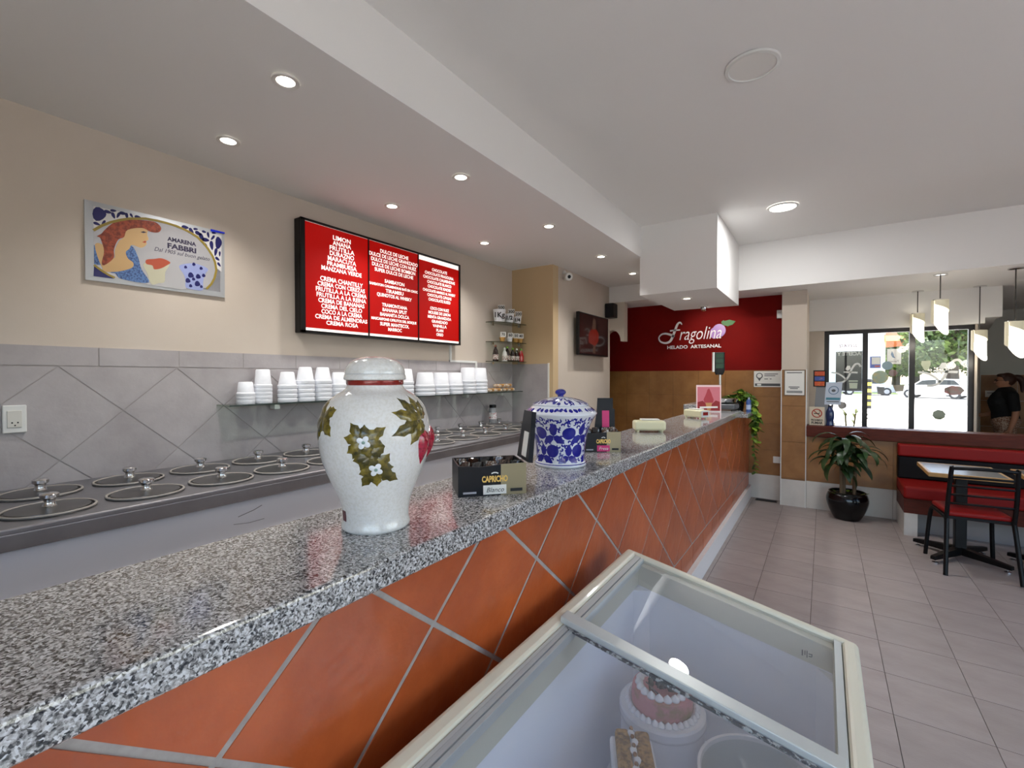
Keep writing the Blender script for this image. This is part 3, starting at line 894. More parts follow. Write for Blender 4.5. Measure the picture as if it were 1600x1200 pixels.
for (a0, a1, zt, zb, lines) in COLS:
    p = MB().prism([(a0, zb), (a1, zb), (a1, zt), (a0, zt)], FM, -0.003, 0.0).build('panel', RED_GLOW, mb_)
    top, bot = {0: (zt - 0.062, zb + 0.045)}.get(0)
    step = (top - bot) / (len(lines) - 1)
    for k, ln in enumerate(lines):
        if ln:
            text('text_line', ln[0], ln[1] * 0.86, FM, (a0 + a1) / 2 + (0.03 if a0 < 2 else 0), top - k * step, WHITE_GLOW, p, 0.0012, bold=0.0009, fitw=ln[2])
for a in (2.348, 2.877):
    MB().prism([(a - 0.005, Z0 + 0.016), (a + 0.005, Z0 + 0.016), (a + 0.005, Z1 - 0.014), (a - 0.005, Z1 - 0.014)], FM, -0.003, 0.006).build('divider', BLACK_PLASTIC, mb_)

# ================================================================ mirror advert
SY0, SY1, SZ0, SZ1 = 0.704, 1.336, 2.026, 2.416
ms = thing('mirror_advert', 'framed mirror advert with a red haired lady and a blue jar', 'sign', (XL, 1.02, 2.22))
FS = frame((0.016, -1.02, -2.22), (0, 1, 0), (0, 0, 1))
MIRROR = mat('mirror_silver', 'D2D4D6', 0.06, 1.0)
BEVELM = mat('mirror_bevel', 'B4B7BA', 0.45, 0.45)
MB().box(0.0, 0.013, SY0 - 1.02, SY1 - 1.02, SZ0 - 2.22, SZ1 - 2.22).build('backing', mat('mirror_back', 'B9B9B6', 0.4), ms)
MB().prism([(SY0 + .034, SZ0 + .030), (SY1 - .026, SZ0 + .030), (SY1 - .026, SZ1 - .030), (SY0 + .034, SZ1 - .030)], FS, -0.003, 0.001).build('mirror_plate', MIRROR, ms)
for q in ([(SY0, SZ0), (SY1, SZ0), (SY1 - .026, SZ0 + .030), (SY0 + .034, SZ0 + .030)], [(SY1, SZ0), (SY1, SZ1), (SY1 - .026, SZ1 - .030), (SY1 - .026, SZ0 + .030)],
          [(SY1, SZ1), (SY0, SZ1), (SY0 + .034, SZ1 - .030), (SY1 - .026, SZ1 - .030)], [(SY0, SZ1), (SY0, SZ0), (SY0 + .034, SZ0 + .030), (SY0 + .034, SZ1 - .030)]):
    m4 = MB()
    m4.add([FS(q[0][0], q[0][1], -0.003), FS(q[1][0], q[1][1], -0.003), FS(q[2][0], q[2][1], 0.0012), FS(q[3][0], q[3][1], 0.0012)], [(0, 1, 2, 3)])
    m4.build('bevel_strip', BEVELM, ms)
def sg(x, y):
    """layout grid of the print (1600 x 1200 units, slanted) to sign coordinates"""
    u = (x - 78) / 1457.0
    v = (y - (90 + 340 * u)) / (825 - 150 * u)
    return (SY0 + u * (SY1 - SY0), SZ1 - v * (SZ1 - SZ0))
def art(name, pts, m, c=0.0015):
    q = pts
    if 'corner' not in name and 'oval' not in name and len(pts) > 4:      # rounded outline through the points
        v = [Vector((p[0], p[1], 0)) for p in pts]
        n, q = len(v), []
        for i in range(n):
            p0, p1, p2, p3 = v[i - 1], v[i], v[(i + 1) % n], v[(i + 2) % n]
            for t in (0, 0.25, 0.5, 0.75):
                w = 0.5 * (2 * p1 + (p2 - p0) * t + (2 * p0 - 5 * p1 + 4 * p2 - p3) * t * t + (3 * p1 - p0 - 3 * p2 + p3) * t ** 3)
                q.append((w.x, w.y))
    return MB().prism([sg(*p) for p in q], FS, 0.001, c).build(name, m, ms)
P_WHITE = mat('print_white', 'CFCDCB', 0.35)
P_SILV = mat('print_silver', 'B9B8BA', 0.25, 0.35)
P_BLUE = mat('print_navy', '15155A', 0.35)
P_GOLD = mat('print_gold', '8E7A2E', 0.4)
P_HAIR = mat('print_auburn', '9A4426', 0.4, noise=(60, '6E2A16', 0.4, 0.6))
P_SKIN = mat('print_skin', 'C09D6C', 0.45)
P_DRESS = mat('print_blue', '5577A8', 0.45, noise=(120, '2E4270', 0.45, 0.6))
P_RED = mat('print_red', 'A84A30', 0.4)
P_CREAM = mat('print_cream', 'B7B49C', 0.4)
P_INK = mat('print_ink', '2A2340', 0.5)
art('oval_ground', [(150, 410), (300, 325), (480, 285), (640, 283), (860, 328), (1050, 395), (1200, 480), (1330, 608), (1410, 735), (1425, 820), (1400, 900), (1310, 1000), (1000, 1010), (600, 950), (330, 890), (230, 830), (150, 760)], P_SILV, 0.0013)
art('corner_print', [(155, 160), (640, 262), (480, 270), (300, 318), (152, 402)], P_WHITE)
art('corner_print', [(900, 330), (1495, 462), (1490, 840), (1435, 800), (1340, 590), (1205, 455), (1050, 375)], P_WHITE)
art('corner_print', [(150, 775), (330, 905), (145, 880)], P_BLUE)
bl = MB()
def blob(cx, cy, rx, ry, rot=0.0, n=12, top=0.0019):
    pts = []
    for i in range(n):
        a = 2 * PI * i / n
        x, y = rx * math.cos(a), ry * math.sin(a) * (1 - 0.35 * math.cos(a))
        pts.append(sg(cx + x * math.cos(rot) - y * math.sin(rot), cy + x * math.sin(rot) + y * math.cos(rot)))
    bl.prism(pts, FS, 0.0014, top)
blob(205, 240, 62, 70); blob(1458, 535, 42, 62)
for x, y, r, a in ((280, 215, 30, .3), (330, 250, 28, 1.2), (375, 245, 26, 2), (420, 225, 30, .2), (455, 250, 26, 1.4), (180, 340, 26, .4), (240, 325, 22, 2.2), (330, 200, 24, .1), (560, 258, 26, .2),
                   (500, 245, 20, 1.0), (1060, 365, 34, .2), (1130, 400, 30, .8), (1210, 430, 34, .5), (1250, 470, 40, 1.0), (1300, 500, 36, .2), (1330, 450, 26, 1.3), (1370, 560, 40, 1.4), (1385, 480, 26, 2.4), (1420, 630, 34, 1.8),
                   (1440, 700, 26, .6), (1470, 650, 22, 1.6), (1460, 760, 24, .8), (1300, 560, 26, .9), (1180, 385, 22, .1), (1280, 415, 22, .3), (1400, 430, 22, .2)):
    blob(x, y, r * 1.25, r * 0.55, a)
bl.build('floral_print', P_BLUE, ms)['kind'] = 'stuff'
gp = MB()
add_strip(gp, [sg(*p) for p in [(150, 410), (220, 360), (300, 322), (390, 295), (480, 278), (640, 275), (760, 295), (860, 320), (960, 350), (1050, 387), (1130, 425), (1200, 470), (1270, 530), (1330, 600), (1380, 670), (1410, 735), (1425, 820), (1400, 900), (1360, 960), (1300, 1010)]], 0.012, FS, 0.0014, 0.0026)
gp.build('oval_ring', P_GOLD, ms)
gp = MB()
add_strip(gp, [sg(*p) for p in [(150, 765), (190, 800), (230, 832), (280, 865), (335, 892)]], 0.010, FS, 0.0014, 0.0026)
gp.build('oval_ring', P_GOLD, ms)
art('dress_print', [(152, 560), (240, 610), (230, 770), (152, 755)], P_DRESS, 0.0019)
art('dress_print', [(430, 620), (500, 560), (560, 680), (590, 800), (660, 940), (400, 905), (340, 850), (300, 820)], P_DRESS, 0.0018)
art('face_print', [(440, 390), (600, 365), (655, 395), (652, 440), (665, 490), (640, 510), (645, 540), (590, 578), (500, 548), (475, 590), (440, 625), (460, 690), (510, 735), (490, 790), (330, 832), (225, 795), (160, 560), (240, 560), (330, 690), (340, 600), (380, 510), (425, 470)], P_SKIN, 0.0021)
art('hair_print', [(250, 400), (330, 325), (450, 290), (620, 292), (740, 312), (797, 370), (770, 415), (690, 412), (600, 372), (460, 395), (425, 470), (370, 500), (330, 600), (325, 690), (240, 765), (218, 735), (240, 620), (210, 490), (180, 470), (220, 440)], P_HAIR, 0.0024)
art('eye_print', [(585, 415), (615, 405), (648, 418), (615, 424)], P_INK, 0.0024)
art('lip_print', [(628, 505), (645, 512), (630, 528), (600, 520)], P_RED, 0.0024)
art('hand_print', [(225, 800), (300, 760), (400, 700), (480, 740), (470, 770), (380, 790), (300, 830), (250, 830)], P_SKIN, 0.0026)
art('cup_print', [(620, 735), (870, 735), (835, 830), (825, 930), (765, 945), (690, 955), (650, 850)], P_CREAM, 0.0019)
art('cup_topping_print', [(640, 702), (720, 692), (800, 686), (890, 728), (850, 760), (790, 790), (720, 800), (700, 760), (640, 745)], P_RED, 0.0022)
art('jar_print', [(985, 772), (1050, 745), (1180, 745), (1320, 800), (1292, 850), (1262, 930), (1255, 1020), (1150, 1015), (1060, 990), (1055, 920), (1040, 860)], mat('print_pale_blue', '8E98C4', 0.4), 0.0019)
bl = MB()
for x, y, r in ((1120, 865, 34), (1205, 880, 30), (1085, 920, 30), (1195, 955, 34), (1150, 905, 20), (1270, 870, 22), (1115, 975, 20), (1060, 780, 18), (1155, 750, 20), (1240, 795, 20), (1240, 985, 18)):
    blob(x, y, r, r * 0.8, 0.4, 12, 0.0025)
bl.build('jar_pattern_print', P_BLUE, ms)['kind'] = 'stuff'
for body, (x, y), sz, fw, m, k in (('AMARENA', (1022, 515), 0.030, 0.140, P_INK, dict(bold=0.0012)), ('FABBRI', (1022, 585), 0.038, 0.140, P_INK, dict(bold=0.0016)), ('Dal 1905 sul buon gelato', (1030, 645), 0.030, 0.270, P_INK, dict(shear=0.35))):
    a, b = sg(x, y)
    text('lettering', body, sz, FS, a, b, m, ms, 0.0022, fitw=fw, **k)
MB().prism([sg(1360, 388), sg(1535, 430), sg(1535, 445), sg(1360, 412)], FS, 0.0, 0.003).build('protective_tape', mat('blue_film', '1830D8', 0.3), ms)

# ================================================================ television and speaker
tv = thing('wall_television', 'black flat television on the cream wall showing a dim red figure', 'television', (XT, 5.32, 2.056))
MB().box(0.06, 0.10, -0.44, 0.44, -0.253, 0.253).build('case', BLACK_PLASTIC, tv, bevel=0.006)
MB().box(0.0, 0.06, -0.14, 0.14, -0.12, 0.12).build('wall_mount', BLACK_METAL, tv)
FTV = frame((0.1005, 0, 0), (0, 1, 0), (0, 0, 1))
scr = MB().prism([(-.425, -.232), (.425, -.232), (.425, .240), (-.425, .240)], FTV, 0, 0.001).build('screen', mat('screen_dark', '0C0A0B', 0.12, coat=0.5, noise=(4, '241A18', 0.4, 0.7), emit=('4A3A34', 0.04)), tv)
scr_red = mat('screen_red', '2A0605', 0.2, emit=('B4321E', 0.08))
MB().prism([(-.17, -.10), (.02, -.13), (.12, -.06), (.13, .03), (.05, .08), (-.10, .07), (-.18, .0)], FTV, 0.001, 0.0013).build('red_dress_image', scr_red, scr)
scr_tan = mat('screen_tan', '1A120E', 0.2, emit=('8A6A58', 0.07))
MB().prism([(-.07, .07), (.04, .07), (.03, .19), (-.03, .21), (-.06, .17)], FTV, 0.001, 0.0012).build('figure_image', scr_tan, scr)
MB().prism([(-.06, -.22), (.03, -.22), (.02, -.11), (-.04, -.11)], FTV, 0.001, 0.0012).build('figure_image', scr_tan, scr)
sp = thing('wall_speaker', 'black box loudspeaker high on the cream wall behind the television', 'loudspeaker', (XT, 5.93, 2.43))
MB().box(0.012, 0.13, -0.07, 0.08, -0.09, 0.10).build('cabinet', BLACK_PLASTIC, sp, bevel=0.006)
MB().box(0.02, 0.12, -0.074, -0.07, -0.08, 0.09).build('grille', mat('speaker_cloth', '17151A', 0.9), sp)
MB().box(0.0, 0.012, -0.02, 0.03, -0.03, 0.03).build('bracket', BLACK_METAL, sp)

# ================================================================ shop lettering on the red wall
lg = thing('shop_lettering', 'white script shop name with a violet berry on the red wall', 'sign', (-1.5, YB, 2.1))
FG = frame((1.5, -0.004, -2.1), (1, 0, 0), (0, 0, 1))
SIGNW = mat('sign_white', 'F4F0F2', 0.4)
text('lettering', 'ragolina', 0.25, FG, -1.40, 2.125, SIGNW, lg, 0.008, shear=0.32, fitw=0.54, depth=0.004, bold=-0.002)
fm = MB()
fpath = [(v.x, v.y) for v in smooth_path([(-1.63, 2.265, 0), (-1.655, 2.295, 0), (-1.69, 2.27, 0), (-1.725, 2.18, 0), (-1.755, 2.10, 0), (-1.79, 2.04, 0), (-1.85, 2.018, 0), (-1.92, 2.04, 0), (-1.945, 2.095, 0), (-1.91, 2.14, 0), (-1.85, 2.15, 0), (-1.77, 2.125, 0), (-1.735, 2.10, 0)], 6)]
add_strip(fm, fpath, [0.014 + 0.018 * abs(math.sin(PI * i / len(fpath) * 1.5)) for i in range(len(fpath))], FG, 0.003, 0.012)
add_strip(fm, [(-1.79, 2.186), (-1.72, 2.192), (-1.655, 2.192)], 0.018, FG, 0.003, 0.012)
fm.build('swash_letter', SIGNW, lg)
text('lettering', 'HELADO  ARTESANAL', 0.062, FG, -1.48, 1.952, SIGNW, lg, 0.006, fitw=0.70, bold=0.0015)
MB().prism(circle(-1.155, 2.155, 0.082, 0.088), FG, 0.0, 0.006).prism(circle(-1.21, 2.125, 0.06, 0.075), FG, 0.0, 0.0055).build('berry', mat('berry_violet', 'A97FC6', 0.4), lg)
MB().prism([(-1.10, 2.225), (-1.09, 2.275), (-1.03, 2.29), (-0.955, 2.265), (-0.99, 2.225), (-1.05, 2.205)], FG, 0.0, 0.007).prism([(-1.11, 2.22), (-1.13, 2.265), (-1.10, 2.29), (-1.08, 2.25)], FG, 0.0, 0.0072).build('leaf', mat('berry_leaf', '2C6B2A', 0.5), lg)
# notices
nb = thing('location_notice', 'white notice with a map pin on the brown tiles beside the column', 'notice', (-0.575, YB - 0.012, 1.513))
FN = frame((0.575, -0.002, -1.513), (1, 0, 0), (0, 0, 1))
MB().prism([(-0.737, 1.413), (-0.43, 1.413), (-0.43, 1.613), (-0.737, 1.613)], FN, 0, 0.004).build('sheet', PAPER, nb)
GREYINK = mat('grey_ink', '55575A', 0.6)
pn = MB()
pn.prism(circle(-0.675, 1.553, 0.038, 0.038), FN, 0.004, 0.0046).prism([(-0.70, 1.53), (-0.65, 1.53), (-0.675, 1.485)], FN, 0.004, 0.0045).build('pin_mark', GREYINK, nb)
MB().prism(circle(-0.675, 1.555, 0.027, 0.027), FN, 0.0046, 0.005).build('pin_centre', PAPER, nb)
for k, (a0, a1, z) in enumerate(((-.62, -.47, 1.572), (-.62, -.50, 1.550), (-.62, -.58, 1.510), (-.56, -.54, 1.510))):
    MB().prism([(a0, z), (a1, z), (a1, z + 0.009), (a0, z + 0.009)], FN, 0.004, 0.0045).build('print_line', GREYINK, nb)
MB().prism([(-.725, 1.425), (-.445, 1.425), (-.445, 1.457), (-.725, 1.457)], FN, 0.004, 0.0045).build('footer_bar', GREYINK, nb)
MB().prism([(-.70, 1.43), (-.655, 1.43), (-.655, 1.452), (-.70, 1.452)], FN, 0.0045, 0.005).build('footer_logo', PAPER, nb)
qn = thing('framed_notice', 'framed white payment notice on the column tiles', 'notice', (-0.29, 6.398, 1.47))
FQ = frame((0.29, -0.002, -1.47), (1, 0, 0), (0, 0, 1))
MB().prism([(-0.392, 1.318), (-0.178, 1.318), (-0.178, 1.622), (-0.392, 1.622)], FQ, 0, 0.006).build('frame', mat('notice_frame', '6A5A48', 0.4), qn)
MB().prism([(-0.383, 1.327), (-0.187, 1.327), (-0.187, 1.613), (-0.383, 1.613)], FQ, 0.006, 0.007).build('sheet', PAPER, qn)
for a0, a1, z in ((-.365, -.21, 1.585), (-.345, -.235, 1.415), (-.33, -.25, 1.398), (-.365, -.205, 1.365), (-.365, -.205, 1.35)):
    MB().prism([(a0, z), (a1, z), (a1, z + 0.010), (a0, z + 0.010)], FQ, 0.007, 0.0075).build('print_line', GREYINK, qn)
tag(MB().box(-0.487, -0.404, YB - 0.04, YB, 2.265, 2.366).build('junction_box', WHITE_PLASTIC, bevel=0.005), 'small cream junction box high on the red wall', 'junction box')
tag(MB().box(-0.516, -0.439, YB - 0.026, YB - 0.012, 0.465, 0.545).build('wall_socket', WHITE_PLASTIC, bevel=0.003), 'small white wall socket low on the brown tiles', 'outlet')
dr = thing('floor_vent', 'small dark floor grating in front of the base tiles', 'grating', (-0.58, 6.50, 0.001))
MB().box(-0.12, 0.12, -0.05, 0.05, 0, 0.004).build('frame', mat('vent_brown', '4A4038', 0.5), dr)
for k in range(6):
    MB().box(-0.11, 0.11, -0.044 + k * 0.016, -0.036 + k * 0.016, 0.004, 0.007).build('slat', BLACK_METAL, dr)
# ================================================================ things on the worktop
ZT = 1.17
def interp(prof, h):
    for i in range(len(prof) - 1):
        (r0, h0), (r1, h1) = prof[i], prof[i + 1]
        if h0 <= h <= h1 and h1 > h0:
            return r0 + (r1 - r0) * (h - h0) / (h1 - h0)
    return prof[-1][0] if h > prof[-1][1] else prof[0][0]
def smooth_prof(pts, n=5):
    return [(max(v.x, 0.001), v.y) for v in smooth_path([(r, h, 0) for r, h in pts], n)]
def decal(mb, prof, ang, h, pts, eps=0.0008, puff=0.0, centre=None):
    """star-shaped patch (du along the girth in metres, dv up) wrapped on a turned body"""
    R0 = interp(prof, h)
    cx = centre or (sum(p[0] for p in pts) / len(pts), sum(p[1] for p in pts) / len(pts))
    V, F = [], []
    def put(u, v, k):
        hh = h + v
        r = interp(prof, hh) + eps + puff * (1 - k * k)
        a = ang + u / max(R0, 0.02)
        V.append((r * math.cos(a), r * math.sin(a), hh))
    n = len(pts)
    put(cx[0], cx[1], 0)
    for k in (0.35, 0.7, 1.0):
        for p in pts:
            put(cx[0] + (p[0] - cx[0]) * k, cx[1] + (p[1] - cx[1]) * k, k)
    for i in range(n):
        j = (i + 1) % n
        F.append((0, 1 + i, 1 + j))
        for q in range(2):
            F.append((1 + q * n + i, 1 + (q + 1) * n + i, 1 + (q + 1) * n + j, 1 + q * n + j))
    # skirt down to the surface
    for p in pts:
        hh = h + p[1]
        r = interp(prof, hh) - 0.001
        a = ang + p[0] / max(R0, 0.02)
        V.append((r * math.cos(a), r * math.sin(a), hh))
    for i in range(n):
        j = (i + 1) % n
        F.append((1 + 2 * n + i, 1 + 3 * n + i, 1 + 3 * n + j, 1 + 2 * n + j))
    mb.add(V, F)
def leaf_pts(L, W, rot, jag=0.18, n=7):
    up, dn = [], []
    for i in range(n + 1):
        t = i / n
        w = W * math.sin(PI * t ** 0.8) * (1 + (jag if i % 2 else -jag)) / 2
        up.append((t * L, w))
        dn.append((t * L, -w))
    pts = up + dn[::-1][1:-1]
    c, s = math.cos(rot), math.sin(rot)
    return [(x * c - y * s, x * s + y * c) for x, y in pts]
def off(pts, dx, dy):
    return [(x + dx, y + dy) for x, y in pts]
def ell(rx, ry, rot=0.0, n=16):
    c, s = math.cos(rot), math.sin(rot)
    return [(rx * math.cos(2 * PI * i / n) * c - ry * math.sin(2 * PI * i / n) * s, rx * math.cos(2 * PI * i / n) * s + ry * math.sin(2 * PI * i / n) * c) for i in range(n)]

# ---- tall white vase with leaves and strawberries
VX, VY = -0.948, 0.779
cam_a = math.atan2(0 - VY, 0 - VX)         # direction of the viewer seen from the vase
vs = thing('lidded_vase', 'tall crackled white ceramic vase with leaf and strawberry relief and lid', 'vase', (VX, VY, ZT))
CRACK = mat('crackle_glaze', 'E6E6E4', 0.09, coat=0.5, noise=(150, 'DEDDD8', 0.45, 0.6), bump=(90, 0.10))
VP = smooth_prof([(0.080, 0.0), (0.085, 0.008), (0.0815, 0.030), (0.087, 0.068), (0.108, 0.120), (0.128, 0.172), (0.1375, 0.225), (0.1370, 0.255), (0.126, 0.297), (0.104, 0.328), (0.078, 0.345), (0.0690, 0.356), (0.0680, 0.366)], 5)
MB().lathe(VP, 64).build('body', CRACK, vs, 'all')
MB().lathe([(0.0685, 0.359), (0.0705, 0.362), (0.0705, 0.370), (0.068, 0.372)], 48, close=False).build('red_band', mat('red_glaze', '8A2A22', 0.2, coat=0.4), vs, True)
LDP = smooth_prof([(0.070, 0.371), (0.0765, 0.374), (0.0755, 0.383), (0.0740, 0.386), (0.0730, 0.397), (0.0660, 0.411), (0.050, 0.4225), (0.027, 0.4290), (0.001, 0.4310)], 4)
MB().lathe(LDP, 48, close=False).build('lid', CRACK, vs, 'all')
MB().lathe([(0.0737, 0.3858), (0.0742, 0.3868), (0.0735, 0.3878)], 48, close=False).build('lid_line', mat('blue_grey_line', '8B94A0', 0.3), vs)
GOLDLEAF = mat('gold_leaf_glaze', '6E6120', 0.25, coat=0.4, noise=(70, '3E3A14', 0.35, 0.6))
GOLDLEAF2 = mat('gold_leaf_glaze_light', '8A7A2C', 0.25, coat=0.4, noise=(70, '544A18', 0.35, 0.6))
PETAL = mat('white_petal', 'E6EAEE', 0.25)
def leaf(ang, h, L, W, rot, m=GOLDLEAF, pf=0.003):
    mb = MB()
    decal(mb, VP, ang, h, leaf_pts(L * 1.2, W * 1.15, rot), 0.0006, pf)
    mb.build('relief_leaf', m, vs, True)
def flower(ang, h, r):
    mb = MB()
    for k in range(4):
        a = PI / 4 + k * PI / 2 + 0.25
        decal(mb, VP, ang, h, off(ell(r * 0.48, r * 0.40, a, 10), r * 0.55 * math.cos(a), r * 0.55 * math.sin(a)), 0.0034, 0.0012)
    o = mb.build('relief_flower', PETAL, vs, True)
    mb = MB()
    decal(mb, VP, ang, h, ell(r * 0.25, r * 0.25, 0, 8), 0.005, 0.0012)
    mb.build('flower_centre', mat('flower_green', '7F9A90', 0.3), o)
# +u runs counter-clockwise seen from above, which is rightwards for the viewer
a1 = cam_a - 0.19
for k, (rot, L) in enumerate(((2.2, .046), (2.9, .040), (1.55, .034), (0.6, .050), (-0.2, .040), (3.7, .040), (-2.2, .040), (-1.2, .040))):
    leaf(a1, 0.231, L, 0.026, rot, (GOLDLEAF, GOLDLEAF2)[k % 2], 0.002 + 0.0006 * (k % 3))
a2 = cam_a - 0.0
for k, (rot, L) in enumerate(((2.6, .040), (1.8, .036), (0.9, .040), (-0.5, .054), (-1.5, .036), (-2.3, .046), (3.4, .034), (0.1, .034))):
    leaf(a2, 0.166, L, 0.026, rot, (GOLDLEAF2, GOLDLEAF)[k % 2], 0.002 + 0.0006 * (k % 3))
for rot in (2.0, -1.0, 0.6, 3.4, -2.2):
    leaf(cam_a - 0.10, 0.198, 0.034, 0.024, rot, GOLDLEAF)
flower(a1, 0.231, 0.016)
flower(a2, 0.166, 0.016)
a3 = cam_a + 0.93
for k, (rot, L, W) in enumerate(((3.5, .080, .030), (2.9, .074, .026), (2.4, .066, .026), (4.1, .060, .030), (4.7, .034, .022), (1.7, .05, .03), (1.0, .045, .03))):
    leaf(a3, 0.276, L, W, rot, (GOLDLEAF, GOLDLEAF2)[k % 2])
BERRYM = mat('berry_glaze', 'A81F38', 0.2, coat=0.5, noise=(160, '7A1226', 0.5, 0.6))
mb = MB()
decal(mb, VP, a3 + 0.06, 0.215, [(0.0, -0.052), (0.016, -0.030), (0.024, 0.0), (0.020, 0.024), (0.0, 0.034), (-0.020, 0.024), (-0.024, 0.0), (-0.016, -0.030)], 0.0006, 0.010)
mb.build('relief_strawberry', BERRYM, vs, True)
mb = MB()
decal(mb, VP, a3 + 0.42, 0.222, [(0.0, -0.05), (0.018, -0.02), (0.02, 0.02), (0.0, 0.034), (-0.02, 0.02), (-0.018, -0.02)], 0.0006, 0.012)
mb.build('relief_strawberry', BERRYM, vs, True)
a4 = cam_a - 1.12
for k, (rot, L) in enumerate(((2.5, .06), (-0.8, .05), (3.6, .05), (0.4, .04), (-1.9, .05))):
    leaf(a4, 0.285, L, 0.028, rot, (GOLDLEAF, GOLDLEAF2)[k % 2])
mb = MB()
decal(mb, VP, cam_a - 1.12, 0.040, [(-.008, -.013), (.008, -.013), (.008, .013), (-.008, .013)], 0.0008)
mb.build('maker_mark', mat('maroon_mark', '5A2430', 0.4), vs)

# ---- blue and white jar
JX, JY = -0.941, 1.766
cj = math.atan2(-JY, -JX)
jr = thing('blue_white_jar', 'wide blue and white porcelain jar with a lid and round blue knob', 'jar', (JX, JY, ZT))
PORC = mat('white_porcelain', 'DDE1EA', 0.08, coat=0.5)
COBALT = mat('cobalt_glaze', '14188A', 0.1, coat=0.5)
JP = smooth_prof([(0.106, 0.0), (0.110, 0.004), (0.110, 0.012), (0.1045, 0.022), (0.1035, 0.050), (0.107, 0.095), (0.119, 0.150), (0.138, 0.196), (0.152, 0.216), (0.1555, 0.224), (0.150, 0.232), (0.127, 0.251), (0.119, 0.256)], 5)
MB().lathe(JP, 64).build('body', PORC, jr, 'all')
JL = smooth_prof([(0.118, 0.256), (0.121, 0.260), (0.117, 0.264), (0.090, 0.277), (0.050, 0.288), (0.016, 0.293), (0.001, 0.2935)], 4)
lid = MB().lathe(JL, 48, close=False).build('lid', PORC, jr, 'all')
MB().lathe([(0.015, 0.288), (0.013, 0.294), (0.013, 0.299), (0.018, 0.302), (0.0225, 0.307), (0.024, 0.312), (0.0225, 0.317), (0.018, 0.322), (0.011, 0.325), (0.001, 0.3265)], 24, close=False).build('knob', COBALT, lid, 'all')
MB().lathe([(r + 0.0006, h) for r, h in ((interp(JP, 0.013), 0.013), (interp(JP, 0.016), 0.016))], 64, close=False).build('foot_line', COBALT, jr)
mb = MB()
def tri(ang, h, s):
    for r in (PI / 2, PI / 2 + 2.15, PI / 2 - 2.15):
        decal(mb, JP, ang, h, leaf_pts(s * 1.08, s * 0.62, r, 0.10, 6), 0.0007)
for k in range(6):
    A = cj + 0.30 + k * PI / 3
    decal(mb, JP, A, 0.146, ell(0.029, 0.026, 0.1, 20), 0.0007)
    decal(mb, JP, A - PI / 6 - 0.10, 0.072, ell(0.0265, 0.027, 0.0, 20), 0.0007)
    tri(A + PI / 6 - 0.03, 0.135, 0.052)
    tri(A + 0.02, 0.050, 0.048)
ob = mb.build('blue_fruit_pattern', COBALT, jr)
mb = MB()
rnd = random.Random(3)
def scroll(prof, ang, h, r, turn, sgn):
    P = []
    for i in range(7):
        t = i / 6
        g = turn + sgn * t * 4.2
        rr = r * (1 - 0.7 * t)
        P.append((rr * math.cos(g), rr * math.sin(g)))
    L, R = strip(P, [0.0030 + 0.0045 * math.sin(PI * i / 6) for i in range(7)])
    R0 = interp(prof, h)
    V, F = [], []
    for p in L + R:
        hh = min(max(h + p[1], 0.0), prof[-1][1])
        rr = interp(prof, hh) + 0.0008
        a = ang + p[0] / R0
        V.append((rr * math.cos(a), rr * math.sin(a), hh))
    for i in range(6):
        F.append((i, 7 + i, 8 + i, i + 1))
    mb.add(V, F)
centres = []
for k in range(6):
    A = cj + 0.30 + k * PI / 3
    centres += [(A, 0.146, 0.036), (A - PI / 6 - 0.10, 0.072, 0.034), (A + PI / 6 - 0.03, 0.140, 0.030), (A + 0.02, 0.052, 0.028)]
def free(a, h):
    for A, H, R in centres:
        d = (a - A + PI) % (2 * PI) - PI
        if math.hypot(d * interp(JP, H), h - H) < R:
            return False
    return True
tries = 0
while tries < 4000:
    tries += 1
    a, h = rnd.uniform(0, 2 * PI), rnd.uniform(0.028, 0.205)
    if free(a, h):
        scroll(JP, a, h, rnd.uniform(0.007, 0.011), rnd.uniform(0, 6.28), rnd.choice((-1, 1)))
        centres.append((a, h, 0.0135))
for k in range(40):
    a = cj + k * 2 * PI / 40
    if k % 8 == 7:
        continue
    decal(mb, JP, a, 0.197, leaf_pts(0.014, 0.005, PI / 2 + 0.2 * math.sin(k * 2.1), 0, 4), 0.0008)
for k in range(44):
    a = cj + k * 2 * PI / 44
    if k % 11 in (5,):
        continue
    decal(mb, JP, a, 0.2415, ell(0.0075, 0.0055, 0.6 * math.sin(k * 3.7), 8), 0.0009)
    scroll(JP, a + 0.03, 0.2415, 0.007, k * 1.3, 1)
for k in range(90):
    a, h = rnd.uniform(0, 2 * PI), rnd.uniform(0.266, 0.287)
    scroll(JL, a, h, rnd.uniform(0.005, 0.009), rnd.uniform(0, 6.28), rnd.choice((-1, 1)))
o = mb.build('blue_scroll_pattern', COBALT, jr)
o['kind'] = 'stuff'

